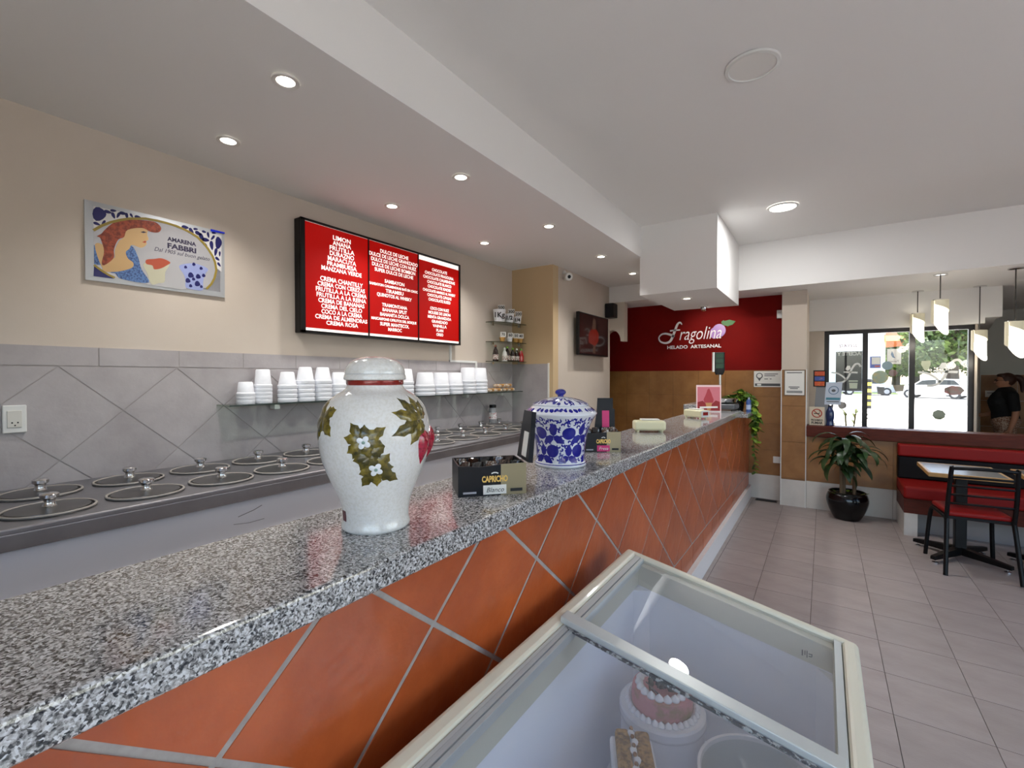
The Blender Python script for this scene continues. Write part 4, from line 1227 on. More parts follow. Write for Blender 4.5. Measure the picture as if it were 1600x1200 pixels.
# ---- display boxes of wrapped sweets
CARDBLACK = mat('black_card', '0A0C14', 0.38, spec=0.3)
CARDGOLD = mat('gold_card', '948A6E', 0.32, 0.35)
CARDIN = mat('card_inside', '2B2A2C', 0.5)
GOLDINK = mat('gold_ink', 'E2BC66', 0.35, 0.3)
def sweets_box(name, loc, rz, w, d, h, label, accent, sub, lid_side, lidh):
    e = thing(name, label, 'box', loc, rz)
    t = 0.004
    FBX = frame((0, 0, 0), (1, 0, 0), (0, 0, 1))      # front face, normal -y
    MB().prism([(0, 0), (w * 0.62, 0), (w * 0.62, h), (w * 0.30, h * 0.94), (0, h)], FBX, -t, 0).build('front_panel', CARDBLACK, e)
    MB().prism([(w * 0.62, 0), (w, 0), (w, h * 1.02), (w * 0.62, h)], FBX, -t, 0).build('front_panel_gold', CARDGOLD, e)
    MB().box(0, t, t, d, 0, h).build('side_panel', CARDBLACK, e)
    MB().box(w - t, w, t, d, 0, h).build('side_panel', CARDBLACK, e)
    MB().box(t, w - t, d - t, d, 0, h).build('back_panel', CARDIN, e)
    MB().box(t, w - t, t, d - t, 0, t).build('bottom', CARDIN, e)
    if lid_side:      # lid folded up on the right-hand side
        sl = 0.14
        MB().prism([(0.01, h), (d - 0.005, h), (d - 0.02, h + lidh), (0.045, h + lidh)], frame((w, 0, 0), (0, 1, 0), (sl, 0, 1)), -t, 0.012).build('lid_flap', CARDBLACK, e)
        FLD = frame((w - t, 0, 0), (0, -1, 0), (sl, 0, 1))
        MB().prism([(-d * 0.62, h + 0.012), (-d * 0.28, h + 0.012), (-d * 0.28, h + lidh * 0.58), (-d * 0.62, h + lidh * 0.58)], FLD, 0, 0.001).build('lid_label', PAPER, e)
    else:
        sl = 0.06
        fr = frame((0, d - t, 0), (1, 0, 0), (0, sl, 1))
        MB().prism([(w * 0.40, h), (w - 0.004, h), (w - 0.004, h + lidh * 0.66), (w * 0.93, h + lidh * 0.66), (w * 0.93, h + lidh), (w * 0.50, h + lidh), (w * 0.48, h + lidh * 0.66)], fr, 0, 0.010).build('lid_flap', CARDBLACK, e)
        MB().prism([(w * 0.62, h + 0.012), (w * 0.82, h + 0.012), (w * 0.82, h + lidh * 0.60), (w * 0.62, h + lidh * 0.60)], fr, 0.010, 0.0112).build('lid_label', accent, e)
    lb = MB().prism([(w * 0.36, 0.004), (w * 0.70, 0.004), (w * 0.70, h * 0.34), (w * 0.36, h * 0.34)], FBX, 0.0, 0.001).build('front_label', accent, e)
    text('lettering', sub, h * 0.22, FBX, w * 0.53, h * 0.18, BLACKINK if accent is PAPER else PAPER, lb, 0.0016, shear=0.3)
    text('lettering', 'CAPRICHO', h * 0.27, FBX, w * 0.53, h * 0.53, GOLDINK, e, 0.0012, fitw=w * 0.38, bold=0.0011)
    arc = MB()
    add_strip(arc, [(w * 0.48, h * 0.715), (w * 0.505, h * 0.74), (w * 0.53, h * 0.748), (w * 0.555, h * 0.74), (w * 0.58, h * 0.715)], h * 0.035, FBX, 0.0, 0.0012)
    arc.build('maker_mark', PAPER, e)
    MB().prism([(w * 0.07, h * 0.09), (w * 0.26, h * 0.09), (w * 0.26, h * 0.15), (w * 0.07, h * 0.15)], FBX, 0, 0.001).build('small_print', mat('pale_print', 'A9A9B4', 0.5), e)
    MB().prism([(w * 0.76, h * 0.10), (w * 0.94, h * 0.10), (w * 0.94, h * 0.20), (w * 0.76, h * 0.20)], FBX, 0, 0.001).build('small_print', BLACKINK, e)
    return e
PINK = mat('pink_label', 'D42A78', 0.4)
rz1 = math.atan2(0.165, 0.148)
sweets_box('sweets_box', (-0.947, 1.098, ZT), rz1, 0.222, 0.160, 0.098, 'open black display box of wrapped sweets with a white label', PAPER, 'Blanco', True, 0.165)
rz2 = math.atan2(0.103, 0.155)
sweets_box('sweets_box', (-0.994, 2.111, ZT), rz2, 0.186, 0.13, 0.100, 'open black and gold display box of sweets with a pink label', PINK, 'Fresa', False, 0.165)
def pouch_mesh(m, seed):
    r = random.Random(seed)
    mb = MB()
    V, F = [], []
    nx, nz = 5, 6
    for s in (-1, 1):
        for j in range(nz):
            for i in range(nx):
                u, v = i / (nx - 1) - 0.5, j / (nz - 1)
                edge = math.cos(PI * u) * math.sin(PI * min(max(v, 0.04), 0.96))
                V.append((u * 0.034, s * (0.0008 + 0.009 * max(edge, 0)) + r.uniform(-.002, .002) * edge, v * 0.075 + r.uniform(-.002, .002)))
    for s in (0, 1):
        for j in range(nz - 1):
            for i in range(nx - 1):
                a = s * nx * nz + j * nx + i
                f = (a, a + 1, a + nx + 1, a + nx)
                F.append(f if s == 0 else f[::-1])
    n = nx * nz
    ring = [i for i in range(nx)] + [j * nx + nx - 1 for j in range(1, nz)] + [(nz - 1) * nx + i for i in range(nx - 2, -1, -1)] + [j * nx for j in range(nz - 2, 0, -1)]
    for i in range(len(ring)):
        a, b = ring[i], ring[(i + 1) % len(ring)]
        F.append((b, a, a + n, b + n))
    mb.add(V, F)
    return mb.mesh('wrapped_sweet', m)
WR = [mat('wrapper_brown', '3B241A', 0.25, coat=0.5, noise=(60, '8A6038', 0.55, 0.7)), mat('wrapper_black', '16120F', 0.2, coat=0.6, noise=(50, 'B9B4AC', 0.62, 0.7)), mat('wrapper_cream', '5A3F2C', 0.25, coat=0.5, noise=(45, 'D8D2C8', 0.5, 0.62))]
def fill_box(loc, rz, w, d, h, n, word):
    rr = random.Random(int(w * 1000))
    mx = Matrix.Translation(loc) @ Matrix.Rotation(rz, 4, 'Z')
    k = 0
    rows = 2
    for j in range(rows):
        for i in range(n):
            p = mx @ Vector((0.026 + (w - 0.052) * i / (n - 1), 0.038 + (d - 0.075) * j / (rows - 1), h - 0.064 + rr.uniform(0, 0.006)))
            o = link('wrapped_sweet', pouch_mesh(WR[(i + j * 2) % 3], k * 7 + n))
            o.location = p
            o.rotation_euler = (rr.uniform(-0.25, 0.25), 0, rz + rr.uniform(-0.35, 0.35))
            tag(o, 'shiny wrapped sweet, %s from the left in the %s row of the %s box' % (ORD[i], ('front', 'rear')[j], word), 'sweet', 'wrapped sweets in the display boxes')
            k += 1
fill_box((-0.947, 1.098, ZT), rz1, 0.222, 0.150, 0.088, 5, 'white label')
fill_box((-0.994, 2.111, ZT), rz2, 0.186, 0.12, 0.100, 4, 'pink label')

# ---- napkin dispensers
def dispenser(loc, rz, label, red):
    e = thing('napkin_dispenser', label, 'napkin dispenser', loc, rz, 'napkin dispensers on the counter')
    MB().box(-0.105, 0.105, -0.05, 0.05, 0.012, 0.078).build('body', CREAM_PLASTIC, e, bevel=0.016, seg=4)
    MB().box(-0.07, 0.07, -0.022, 0.022, 0.077, 0.080).build('slot_plate', mat('dispenser_slot', 'C9C49F', 0.4), e)
    MB().box(-0.058, 0.066, -0.03, 0.03, 0.080, 0.088).build('napkins', PAPER, e, bevel=0.002)
    for sx in (-0.08, 0.08):
        for sy in (-0.034, 0.034):
            MB().lathe([(0.008, 0), (0.010, 0.016)], 10, c=(sx, sy, 0)).build('foot', CREAM_PLASTIC, e, True)
    if red:
        MB().box(0.105, 0.110, -0.046, 0.046, 0.016, 0.076).build('end_cap', WHITE_PLASTIC, e, bevel=0.004)
        MB().box(0.110, 0.111, -0.03, 0.03, 0.034, 0.062).build('red_label', RED_VINYL, e)
    return e
dispenser((-0.99, 3.14, ZT), 0.52, 'cream napkin dispenser standing alone in the middle of the worktop', False)
dispenser((-0.955, 4.38, ZT), -0.55, 'cream napkin dispenser with a red label before the poster stand', True)

# ---- ice cream poster in a stand
po = thing('poster_stand', 'small upright pink poster of a strawberry ice cream cone', 'poster stand', (-1.02, 5.28, ZT), 0.36)
FPO = frame((0, 0, 0), (1, 0, 0), (0, 0.05, 1))
MB().prism([(-.125, 0), (.125, 0), (.125, .285), (-.125, .285)], FPO, -0.004, 0).build('board', mat('poster_border', 'E6C9CB', 0.4), po)
MB().prism([(-.113, .010), (.113, .010), (.113, .265), (-.113, .265)], FPO, 0, 0.001).build('poster_ground', mat('poster_pink', 'C8707C', 0.5), po)
P_BERRY = mat('poster_red', '8E1A20', 0.5)
MB().prism([(-.113, .010), (.113, .010), (.113, .105), (.07, .120), (.035, .085), (-.03, .085), (-.06, .115), (-.113, .10)], FPO, 0.001, 0.0016).build('berries_image', P_BERRY, po)
MB().prism([(-.034, .098), (.034, .098), (.018, .012), (-.014, .012)], FPO, 0.0016, 0.0022).build('cone_image', mat('poster_cone', 'C08A58', 0.5), po)
MB().prism([(-.042, .095), (.042, .095), (.050, .13), (.036, .165), (.030, .19), (.020, .215), (.012, .235), (.004, .25), (-.012, .235), (-.022, .20), (-.036, .165), (-.052, .13)], FPO, 0.0016, 0.0024).build('swirl_image', mat('poster_swirl', 'A83540', 0.5), po)
MB().prism([(-.09, .034), (.09, .040), (.09, .058), (-.09, .052)], FPO, 0.0024, 0.003).build('script_band', PAPER, po)
MB().box(-.125, .125, 0.0, .05, 0, .004).build('foot', WHITE_PLASTIC, po)

# ---- weighing scale with pole display
wsx = thing('weighing_scale', 'weighing scale with steel pan and a green display on a tall pole', 'scale', (-0.99, 5.42 + 0.2, ZT))
MB().box(-0.10, 0.20, -0.14, 0.16, 0.012, 0.075).build('body', mat('scale_grey', '5A5C60', 0.35, 0.3), wsx, bevel=0.02, seg=3)
for sx in (-0.08, 0.17):
    for sy in (-0.11, 0.13):
        MB().lathe([(0.014, 0), (0.014, 0.014)], 10, c=(sx, sy, 0)).build('foot', BLACK_PLASTIC, wsx)
MB().lathe([(0.05, 0.075), (0.13, 0.090), (0.145, 0.125), (0.150, 0.128), (0.146, 0.121), (0.125, 0.094), (0.001, 0.084)], 28, c=(0.06, 0.01, 0), close=False).build('pan', CHROME, wsx, True)
MB().tube([(0.0, 0.13, 0.07), (0.0, 0.13, 0.40)], 0.014, 12).build('pole', CHROME, wsx, True)
hd = MB().prism([(-.055, .44), (-.035, .395), (.035, .395), (.055, .44), (.055, .655), (-.055, .655)], frame((0, 0.105, 0), (0.93, 0.36, 0), (0, 0, 1)), -0.05, 0.0).build('display_head', BLACK_PLASTIC, wsx, bevel=0.006)
FDH = frame((0, 0.105, 0), (0.93, 0.36, 0), (0, 0, 1))
for k in range(3):
    MB().prism([(-.042, .47 + .06 * k), (.042, .47 + .06 * k), (.042, .522 + .06 * k), (-.042, .522 + .06 * k)], FDH, 0, 0.002).build('display_window', mat('display_green', '24402E', 0.2), hd)
MB().prism([(-.072, .43), (-.055, .43), (-.055, .655), (-.072, .655)], frame((0, 0.105, 0), (0.93, 0.36, 0), (0, 0, 1)), -0.05, 0.0).build('side_strip', WHITE_PLASTIC, hd)

# ---- blue spray can on the end shelf
e = thing('blue_spray_can', 'small blue and white spray can on the granite end shelf', 'can', (-0.725, 6.02, 1.13))
MB().lathe([(0.026, 0), (0.027, 0.004), (0.027, 0.13), (0.015, 0.15)], 20).build('body', mat('can_blue', '3A5590', 0.3, coat=0.3), e, True)
MB().lathe([(0.0272, 0.03), (0.0272, 0.085)], 20, close=False).build('label_band', mat('can_label', 'A9B7D6', 0.4), e, True)
MB().lathe([(0.012, 0.15), (0.012, 0.175), (0.006, 0.18)], 14).build('nozzle', mat('can_cap', 'C3CBE0', 0.4), e, True)
e = thing('card_reader', 'flat grey card reader lying on the granite end shelf', 'card reader', (-0.79, 5.76, 1.13), 0.25)
MB().box(-0.04, 0.04, -0.075, 0.075, 0.0, 0.018).build('body', mat('reader_grey', '8B8E93', 0.4), e, bevel=0.006)
MB().box(-0.03, 0.03, 0.0, 0.06, 0.018, 0.019).build('screen', BLACK_PLASTIC, e)

# ---- trailing pothos in a black pot
LEAFG = mat('pothos_leaf', '6F8A2A', 0.35, noise=(20, '93A83C', 0.4, 0.65), vary=0.25)
LEAFD = mat('pothos_leaf_deep', '3F5E24', 0.35, noise=(20, '5C7A30', 0.4, 0.65), vary=0.25)
STEMG = mat('pothos_stem', '5A6B2C', 0.5)
pt = thing('trailing_pothos', 'trailing green pothos plant in a black pot at the counter end', 'potted plant', (-0.86, 6.12, 1.13))
MB().lathe([(0.06, 0), (0.065, 0.005), (0.085, 0.15), (0.088, 0.155), (0.080, 0.155), (0.070, 0.12), (0.001, 0.12)], 24, close=False).build('pot', BLACK_PLASTIC, pt, True)
def leaf_mesh(L, W, m, fold=0.25, droop=0.3, n=5, heart=True):
    V, F = [], []
    for i in range(n + 1):
        t = i / n
        w = W / 2 * (math.sin(PI * (t * 0.92 + 0.08)) ** (0.7 if heart else 0.9))
        if i == n:
            w = 0.0005
        y, z = t * L, -droop * L * t * t
        V += [(-w, y, z - fold * w), (0, y, z), (w, y, z - fold * w)]
    for i in range(n):
        a = i * 3
        F += [(a, a + 1, a + 4, a + 3), (a + 1, a + 2, a + 5, a + 4)]
    mb = MB()
    mb.add(V, F)
    return mb.mesh('leaf', m, 'all')
LM = [leaf_mesh(0.095, 0.06, LEAFG), leaf_mesh(0.08, 0.052, LEAFD), leaf_mesh(0.07, 0.045, LEAFG), leaf_mesh(0.06, 0.04, LEAFD)]
rnd = random.Random(11)
def put_leaf(parent, meshes, p, yaw, pitch, roll=0.0, s=1.0):
    o = link('leaf', rnd.choice(meshes), parent)
    o.location = p
    o.rotation_euler = (pitch, roll, yaw)
    o.scale = (s, s, s)
    return o
vines = [[(0.02, -0.02, 0.14), (0.08, -0.05, 0.22), (0.15, -0.06, 0.19), (0.185, -0.07, 0.06), (0.185, -0.08, -0.10), (0.18, -0.07, -0.26), (0.19, -0.08, -0.42), (0.20, -0.07, -0.58), (0.21, -0.08, -0.68)],
         [(0.0, -0.02, 0.14), (0.10, 0.0, 0.20), (0.18, -0.03, 0.10), (0.21, -0.04, -0.06), (0.20, -0.05, -0.22), (0.22, -0.04, -0.34)],
         [(0.0, 0.02, 0.14), (0.07, 0.03, 0.23), (0.16, 0.0, 0.17), (0.20, -0.02, 0.02), (0.215, -0.03, -0.12)],
         [(-0.02, -0.02, 0.14), (-0.08, -0.06, 0.19), (-0.13, -0.08, 0.17)], [(0, -0.03, 0.14), (0.0, -0.08, 0.20), (0.03, -0.12, 0.17)], [(0, 0, 0.14), (0.03, -0.02, 0.26)]]
for v in vines:
    P = smooth_path(v, 5)
    MB().tube(P, 0.0035, 6).build('vine', STEMG, pt, True)
    for i in range(2, len(P)):
        low = P[i].z < -0.2
        for q in range(1 if low and i % 2 else 2):
            put_leaf(pt, LM, P[i] + Vector((rnd.uniform(-.01, .01),) * 3), rnd.uniform(0, 6.28), rnd.uniform(-0.9, 0.1), rnd.uniform(-.4, .4), rnd.uniform(0.7, 1.25) * (0.8 if low else 1.1))
# ================================================================ glass-topped chest freezer
fz = thing('display_freezer', 'cream chest freezer with a sloping sliding glass top beside the counter', 'freezer', (0, 0, 0))
X0, X1, YN, YR = -0.70, 0.105, -0.05, 1.93
def zf(x, dz=0.0):
    return 0.797 - 0.198 * (x - X0) + dz
FX = frame((0, YR, 0), (1, 0, 0), (0, 0, 1))       # a = x, b = z, depth runs towards -y
LEN = YR - YN
def sl(x0, x1, zlo, zhi, y0, y1):
    """slab whose top and bottom follow the slope; zlo, zhi are offsets from it"""
    return [(x0, y0, zf(x0) + zlo), (x1, y0, zf(x1) + zlo), (x1, y1, zf(x1) + zlo), (x0, y1, zf(x0) + zlo),
            (x0, y0, zf(x0) + zhi), (x1, y0, zf(x1) + zhi), (x1, y1, zf(x1) + zhi), (x0, y1, zf(x0) + zhi)]
BOXF = [(0, 3, 2, 1), (4, 5, 6, 7), (0, 1, 5, 4), (1, 2, 6, 5), (2, 3, 7, 6), (3, 0, 4, 7)]
def slab(name, m, x0, x1, zlo, zhi, y0, y1, parent=fz, bevel=0.0):
    mb = MB()
    mb.add(sl(x0, x1, zlo, zhi, y0, y1), BOXF)
    return mb.build(name, m, parent, bevel=bevel, seg=3)
CREAMF = mat('cream_enamel', 'DCD8C4', 0.35, coat=0.2)
LINER = mat('freezer_liner', 'F0F1F7', 0.55, noise=(3, 'E4E6F0', 0.35, 0.7), bump=(6, 0.15))
ALU = mat('pale_aluminium', 'C6CBC9', 0.35, 0.25)
# outer body with slanted top
def wallp(x0, x1, y0, y1, zlo):
    V = [(x0, y0, zlo), (x1, y0, zlo), (x1, y1, zlo), (x0, y1, zlo), (x0, y0, zf(x0) - 0.03), (x1, y0, zf(x1) - 0.03), (x1, y1, zf(x1) - 0.03), (x0, y1, zf(x0) - 0.03)]
    return V
W = 0.065
mb = MB()
for b in ((X0 + .012, X0 + W, YN + .012, YR - .012), (X1 - W, X1 - .012, YN + .012, YR - .012), (X0 + W, X1 - W, YR - W, YR - .012), (X0 + W, X1 - W, YN + .012, YN + W)):
    mb.add(wallp(b[0], b[1], b[2], b[3], 0.09), BOXF)
mb.box(X0 + W, X1 - W, YN + W, YR - W, 0.09, 0.14)
mb.build('cabinet', CREAMF, fz)
# inner liner
ZI = 0.15
mb = MB()
li = 0.004
for b in ((X0 + W, X0 + W + li, YN + W, YR - W), (X1 - W - li, X1 - W, YN + W, YR - W), (X0 + W, X1 - W, YR - W - li, YR - W), (X0 + W, X1 - W, YN + W, YN + W + li)):
    mb.add(wallp(b[0], b[1], b[2], b[3], ZI - 0.008), BOXF)
mb.box(X0 + W, X1 - W, YN + W, YR - W, ZI - 0.008, ZI)
mb.build('liner', LINER, fz)
# rounded vertical corner fillets of the liner
for (cx, cy) in ((X0 + W + li, YR - W - li), (X1 - W - li, YR - W - li)):
    s = 1 if cx < -0.3 else -1
    V = [(cx, cy, ZI), (cx + s * 0.05, cy, ZI), (cx, cy - 0.05, ZI), (cx, cy, zf(cx) - 0.10), (cx + s * 0.05, cy, zf(cx + s * 0.05) - 0.10), (cx, cy - 0.05, zf(cx) - 0.10)]
    MB().add(V, [(0, 1, 2), (3, 5, 4), (1, 4, 5, 2)]).build('corner_fillet', LINER, fz)
for x in (X0 + 0.06, X1 - 0.06):
    for y in (YN + 0.08, YR - 0.10):
        MB().lathe([(0.022, 0.0), (0.022, 0.06), (0.012, 0.095)], 14, c=(x, y, 0)).build('castor', BLACK_PLASTIC, fz, True)
# cream rim with rounded outer edge
RW = 0.047
slab('rim_side', CREAMF, X0, X0 + RW, -0.05, 0.010, YN, YR, bevel=0.014)
slab('rim_side', CREAMF, X1 - RW, X1, -0.05, 0.010, YN, YR, bevel=0.014)
slab('rim_end', CREAMF, X0 + 0.02, X1 - 0.02, -0.05, 0.009, YR - 0.034, YR, bevel=0.010)
slab('rim_end', CREAMF, X0 + 0.02, X1 - 0.02, -0.05, 0.009, YN, YN + 0.034, bevel=0.010)
slab('inner_lip', mat('lip_cream', 'CBC9B8', 0.4), X0 + 0.03, X1 - 0.03, -0.095, -0.012, YR - 0.072, YR - 0.030)
slab('inner_lip', mat('lip_cream', 'CBC9B8', 0.4), X0 + 0.03, X0 + 0.072, -0.095, -0.012, YN + 0.03, YR - 0.04)
slab('inner_lip', mat('lip_cream', 'CBC9B8', 0.4), X1 - 0.072, X1 - 0.03, -0.095, -0.012, YN + 0.03, YR - 0.04)
# aluminium rails, two tracks per side
for (xa, xb) in ((X0 + RW + .002, X0 + RW + .022), (X0 + RW + .026, X0 + RW + .036), (X1 - RW - .022, X1 - RW - .002)):
    slab('slide_rail', ALU, xa, xb, -0.020, 0.006, YN + 0.02, YR - 0.036)
# two sliding panes
YD = 1.29
FROST = glass_mat('freezer_glass', (0.96, 0.97, 0.98), 0.0, extra=0.05)
def door(y0, y1, dz, bar):
    e = slab('sliding_lid', FROST, X0 + RW + .012, X1 - RW - .010, dz, dz + 0.005, y0, y1)
    if bar:
        slab('front_bar', ALU, X0 + RW - .010, X1 - RW - .006, dz + 0.002, dz + 0.022, y1 - 0.048, y1, parent=e, bevel=0.003)
        slab('rubber_seal', mat('worn_seal', '3C3A3C', 0.8, noise=(70, 'B9BCBC', 0.5, 0.56)), X0 + RW + .01, X1 - RW - .01, dz - 0.004, dz + 0.002, y1 - 0.058, y1 - 0.048, parent=e)
    return e
door(YN + 0.05, YD, 0.004, True)
door(YD - 0.02, YR - 0.036, -0.006, False)
# little print on the far liner lip
pr_ = MB()
FPR = frame((0, YR - 0.0725, 0), (1, 0, 0), (0, 0, 1))
for dx, dz, w, h in ((0, 0, .004, .020), (.008, .004, .003, .016), (.014, -.003, .003, .024), (.020, .010, .010, .003), (.020, .002, .010, .003), (.028, .004, .003, .010)):
    pr_.prism([(-.055 + dx, .59 + dz), (-.055 + dx + w, .59 + dz), (-.055 + dx + w, .59 + dz + h), (-.055 + dx, .59 + dz + h)], FPR, 0, 0.0006)
pr_.build('line_mark', BLACKINK, fz)

# ---------------------------------------------------------------- cakes in the freezer
CARTON = mat('white_carton', 'E2E0E4', 0.5)
CREAMY = mat('whipped_cream', 'EDE9EA', 0.5)
KX, KY, KZ = -0.435, 1.525, ZI
e = thing('cake_carton', 'round white carton drum under the pink ice cream cake', 'carton', (KX, KY, KZ))
MB().lathe([(0.128, 0.0), (0.132, 0.004), (0.132, 0.285), (0.136, 0.289), (0.136, 0.311), (0.131, 0.317), (0.001, 0.317)], 48, close=False).build('drum', CARTON, e, True)
MB().lathe([(0.1365, 0.285), (0.138, 0.288), (0.1365, 0.291)], 48, close=False).build('lid_seam', mat('carton_seam', 'C9C6CC', 0.6), e)
k = thing('ice_cream_cake', 'round pink ice cream cake with white cream dollops and chocolate shards', 'cake', (KX, KY, KZ + 0.317))
MB().lathe(smooth_prof([(0.092, 0.0), (0.096, 0.006), (0.097, 0.028), (0.094, 0.050), (0.084, 0.058), (0.001, 0.060)], 3), 40, close=False).build('sponge', mat('cake_pink', 'C98588', 0.55, noise=(14, '8E7A52', 0.52, 0.68)), k, True)
def dollop(r):
    return MB().lathe([(r, 0.0), (r * 1.08, r * 0.35), (r * 0.8, r * 0.85), (r * 0.35, r * 1.3), (0.001, r * 1.6)], 10, close=False).mesh('cream_dollop', CREAMY, True)
dm = dollop(0.011)
for i in range(34):
    a = 2 * PI * i / 34
    o = link('cream_dollop', dm, k)
    o.location = (0.107 * math.cos(a), 0.107 * math.sin(a), 0.0)
dm2 = dollop(0.013)
for i in range(18):
    a = 2 * PI * i / 18
    o = link('cream_dollop', dm2, k)
    o.location = (0.072 * math.cos(a), 0.072 * math.sin(a), 0.058)
CHOC = mat('dark_chocolate', '2B201C', 0.35, coat=0.2)
rnd = random.Random(5)
for i in range(14):
    a, r = rnd.uniform(0, 6.28), rnd.uniform(0.0, 0.048)
    o = MB().prism([(-.016, 0), (.016, 0), (.013, .04), (.004, .052), (-.012, .044)], frame((0, 0, 0), (1, 0, 0), (0, 0.3, 1)), -0.002, 0.002).build('chocolate_shard', CHOC, k)
    o.location = (r * math.cos(a), r * math.sin(a), 0.056)
    o.rotation_euler = (rnd.uniform(-.5, .5), rnd.uniform(-.4, .4), rnd.uniform(0, 6.28))
# granola dessert bar on a tray
b = thing('dessert_tray', 'small white tray under the golden crumb dessert bar', 'tray', (-0.425, 1.235, ZI + 0.28), 0.45)
MB().box(-0.062, 0.062, -0.11, 0.11, 0.0, 0.035).build('tray', CARTON, b, bevel=0.008)
MB().box(-0.055, 0.055, -0.10, 0.10, -0.28, 0.0).build('stand_carton', CARTON, b)
b = thing('dessert_bar', 'golden crumb coated ice cream bar with a line of cream and nuts', 'dessert', (-0.425, 1.235, ZI + 0.315), 0.45)
CRUMB = mat('golden_crumb', 'B98A4A', 0.75, noise=(60, '7E5828', 0.42, 0.6), bump=(120, 1.0))
MB().box(-0.048, -0.007, -0.095, 0.095, 0.0, 0.038).build('crumb_slab', CRUMB, b, bevel=0.010, seg=3)
MB().box(0.008, 0.050, -0.095, 0.095, 0.0, 0.036).build('crumb_slab', CRUMB, b, bevel=0.010, seg=3)
MB().box(-0.008, 0.009, -0.096, 0.096, 0.0, 0.030).build('cream_line', CREAMY, b, bevel=0.005)
for i in range(6):
    MB().ball((0.001 + 0.004 * (-1) ** i, -0.08 + 0.032 * i, 0.033), (0.011, 0.013, 0.007), 8, 6).build('cream_puff', CREAMY, b, 'all')
    MB().ball((0.0, -0.066 + 0.032 * i, 0.038), (0.006, 0.008, 0.005), 8, 6).build('nut', mat('almond', '8A5A2E', 0.5), b, 'all')
# large tub with a clear lid
b = thing('clear_lid_tub', 'large round white tub with a clear domed window in its lid', 'tub', (-0.13, 1.40, ZI))
MB().lathe([(0.135, 0), (0.15, 0.01), (0.158, 0.28), (0.163, 0.285), (0.163, 0.305), (0.155, 0.305), (0.150, 0.285), (0.14, 0.02), (0.001, 0.02)], 48, close=False).build('tub', CARTON, b, True)
MB().lathe([(0.152, 0.295), (0.10, 0.302), (0.001, 0.305)], 40, close=False).build('window', glass_mat('tub_window', (0.85, 0.9, 0.9), 0.0, extra=0.05), b, True)
MB().lathe([(0.148, 0.03), (0.148, 0.20), (0.09, 0.22), (0.001, 0.23)], 36, close=False).build('ice_cream', mat('pistachio', '7F8A84', 0.6, noise=(8, '5B6760', 0.4, 0.6)), b, True)
# ================================================================ bench, tables, chair
bn = thing('banquette_bench', 'long red and black vinyl banquette along the half height partition', 'bench', (0, 0, 0))
BX0, BX1 = 0.66, 4.15
MB().box(BX0, BX0 + 0.10, 5.84, 6.405, 0.0, 0.215).build('end_base', BASE_TILE, bn)
MB().box(BX0 + 0.10, BX1, 6.02, 6.40, 0.0, 0.205).build('kick_panel', mat('kick_grey', '8F8884', 0.6), bn)
MB().box(BX0, BX1, 5.86, 6.40, 0.215, 0.355).build('seat_box', DARK_WOOD, bn)
MB().box(BX0 - 0.004, BX1, 5.84, 6.40, 0.357, 0.475).build('seat_cushion', RED_VINYL, bn, bevel=0.022, seg=3)
MB().box(BX0 - 0.004, BX1, 6.29, 6.405, 0.478, 0.705).build('lower_backrest', BLACK_VINYL, bn, bevel=0.015, seg=3)
MB().box(BX0 - 0.004, BX1, 6.285, 6.405, 0.708, 0.835).build('upper_backrest', RED_VINYL, bn, bevel=0.02, seg=3)
WOODEDGE = mat('pale_wood_edge', 'C49A5E', 0.45, noise=(12, 'AD8248', 0.3, 0.7))
TOPLAM = mat('table_laminate', '8D9492', 0.22, noise=(3, '7A807E', 0.35, 0.65))
def make_table(name, label, loc, w, d, group, dz=0.0):
    e = thing(name, label, 'table', loc, 0, group)
    MB().box(-w / 2 + .02, w / 2 - .02, -d / 2 + .02, d / 2 - .02, 0.722 + dz, 0.752 + dz).build('table_top', TOPLAM, e)
    for n_, b in (('edge', (-w / 2, w / 2, -d / 2, -d / 2 + .0205)), ('edge', (-w / 2, w / 2, d / 2 - .0205, d / 2)), ('edge', (-w / 2, -w / 2 + .0205, -d / 2 + .0205, d / 2 - .0205)), ('edge', (w / 2 - .0205, w / 2, -d / 2 + .0205, d / 2 - .0205))):
        MB().box(b[0], b[1], b[2], b[3], 0.720 + dz, 0.753 + dz).build(n_, WOODEDGE, e, bevel=0.003)
    MB().box(-0.16, 0.16, -0.16, 0.16, 0.700 + dz, 0.721 + dz).build('top_bracket', BLACK_METAL, e)
    MB().box(-0.038, 0.038, -0.038, 0.038, 0.06, 0.701 + dz).build('column', BLACK_METAL, e, bevel=0.006)
    for a in range(4):
        m = Matrix.Rotation(a * PI / 2 + PI / 4 + 0.12, 4, 'Z')
        V = [Vector(v) for v in ((0.02, -0.03, 0.035), (0.34, -0.02, 0.028), (0.34, 0.02, 0.028), (0.02, 0.03, 0.035), (0.02, -0.03, 0.10), (0.34, -0.018, 0.058), (0.34, 0.018, 0.058), (0.02, 0.03, 0.10))]
        MB().add([m @ v for v in V], BOXF).build('foot', BLACK_METAL, e, bevel=0.004)
        p = m @ Vector((0.31, 0, 0))
        MB().lathe([(0.022, 0), (0.022, 0.008), (0.006, 0.012), (0.006, 0.030)], 12, c=(p.x, p.y, 0)).build('glide', CHROME, e, True)
    return e
make_table('cafe_table', 'square grey topped cafe table with pale wood edge behind the red chair', (0.97, 5.36, 0), 0.49, 0.58, 'cafe tables along the bench')
make_table('cafe_table', 'grey topped cafe table cut off at the right edge of the picture', (1.575, 5.36, 0), 0.49, 0.58, 'cafe tables along the bench')
make_table('cafe_table', 'high cafe table in the window room in front of the woman', (1.76, 7.08, 0), 0.78, 0.52, 'cafe tables along the bench', 0.155)

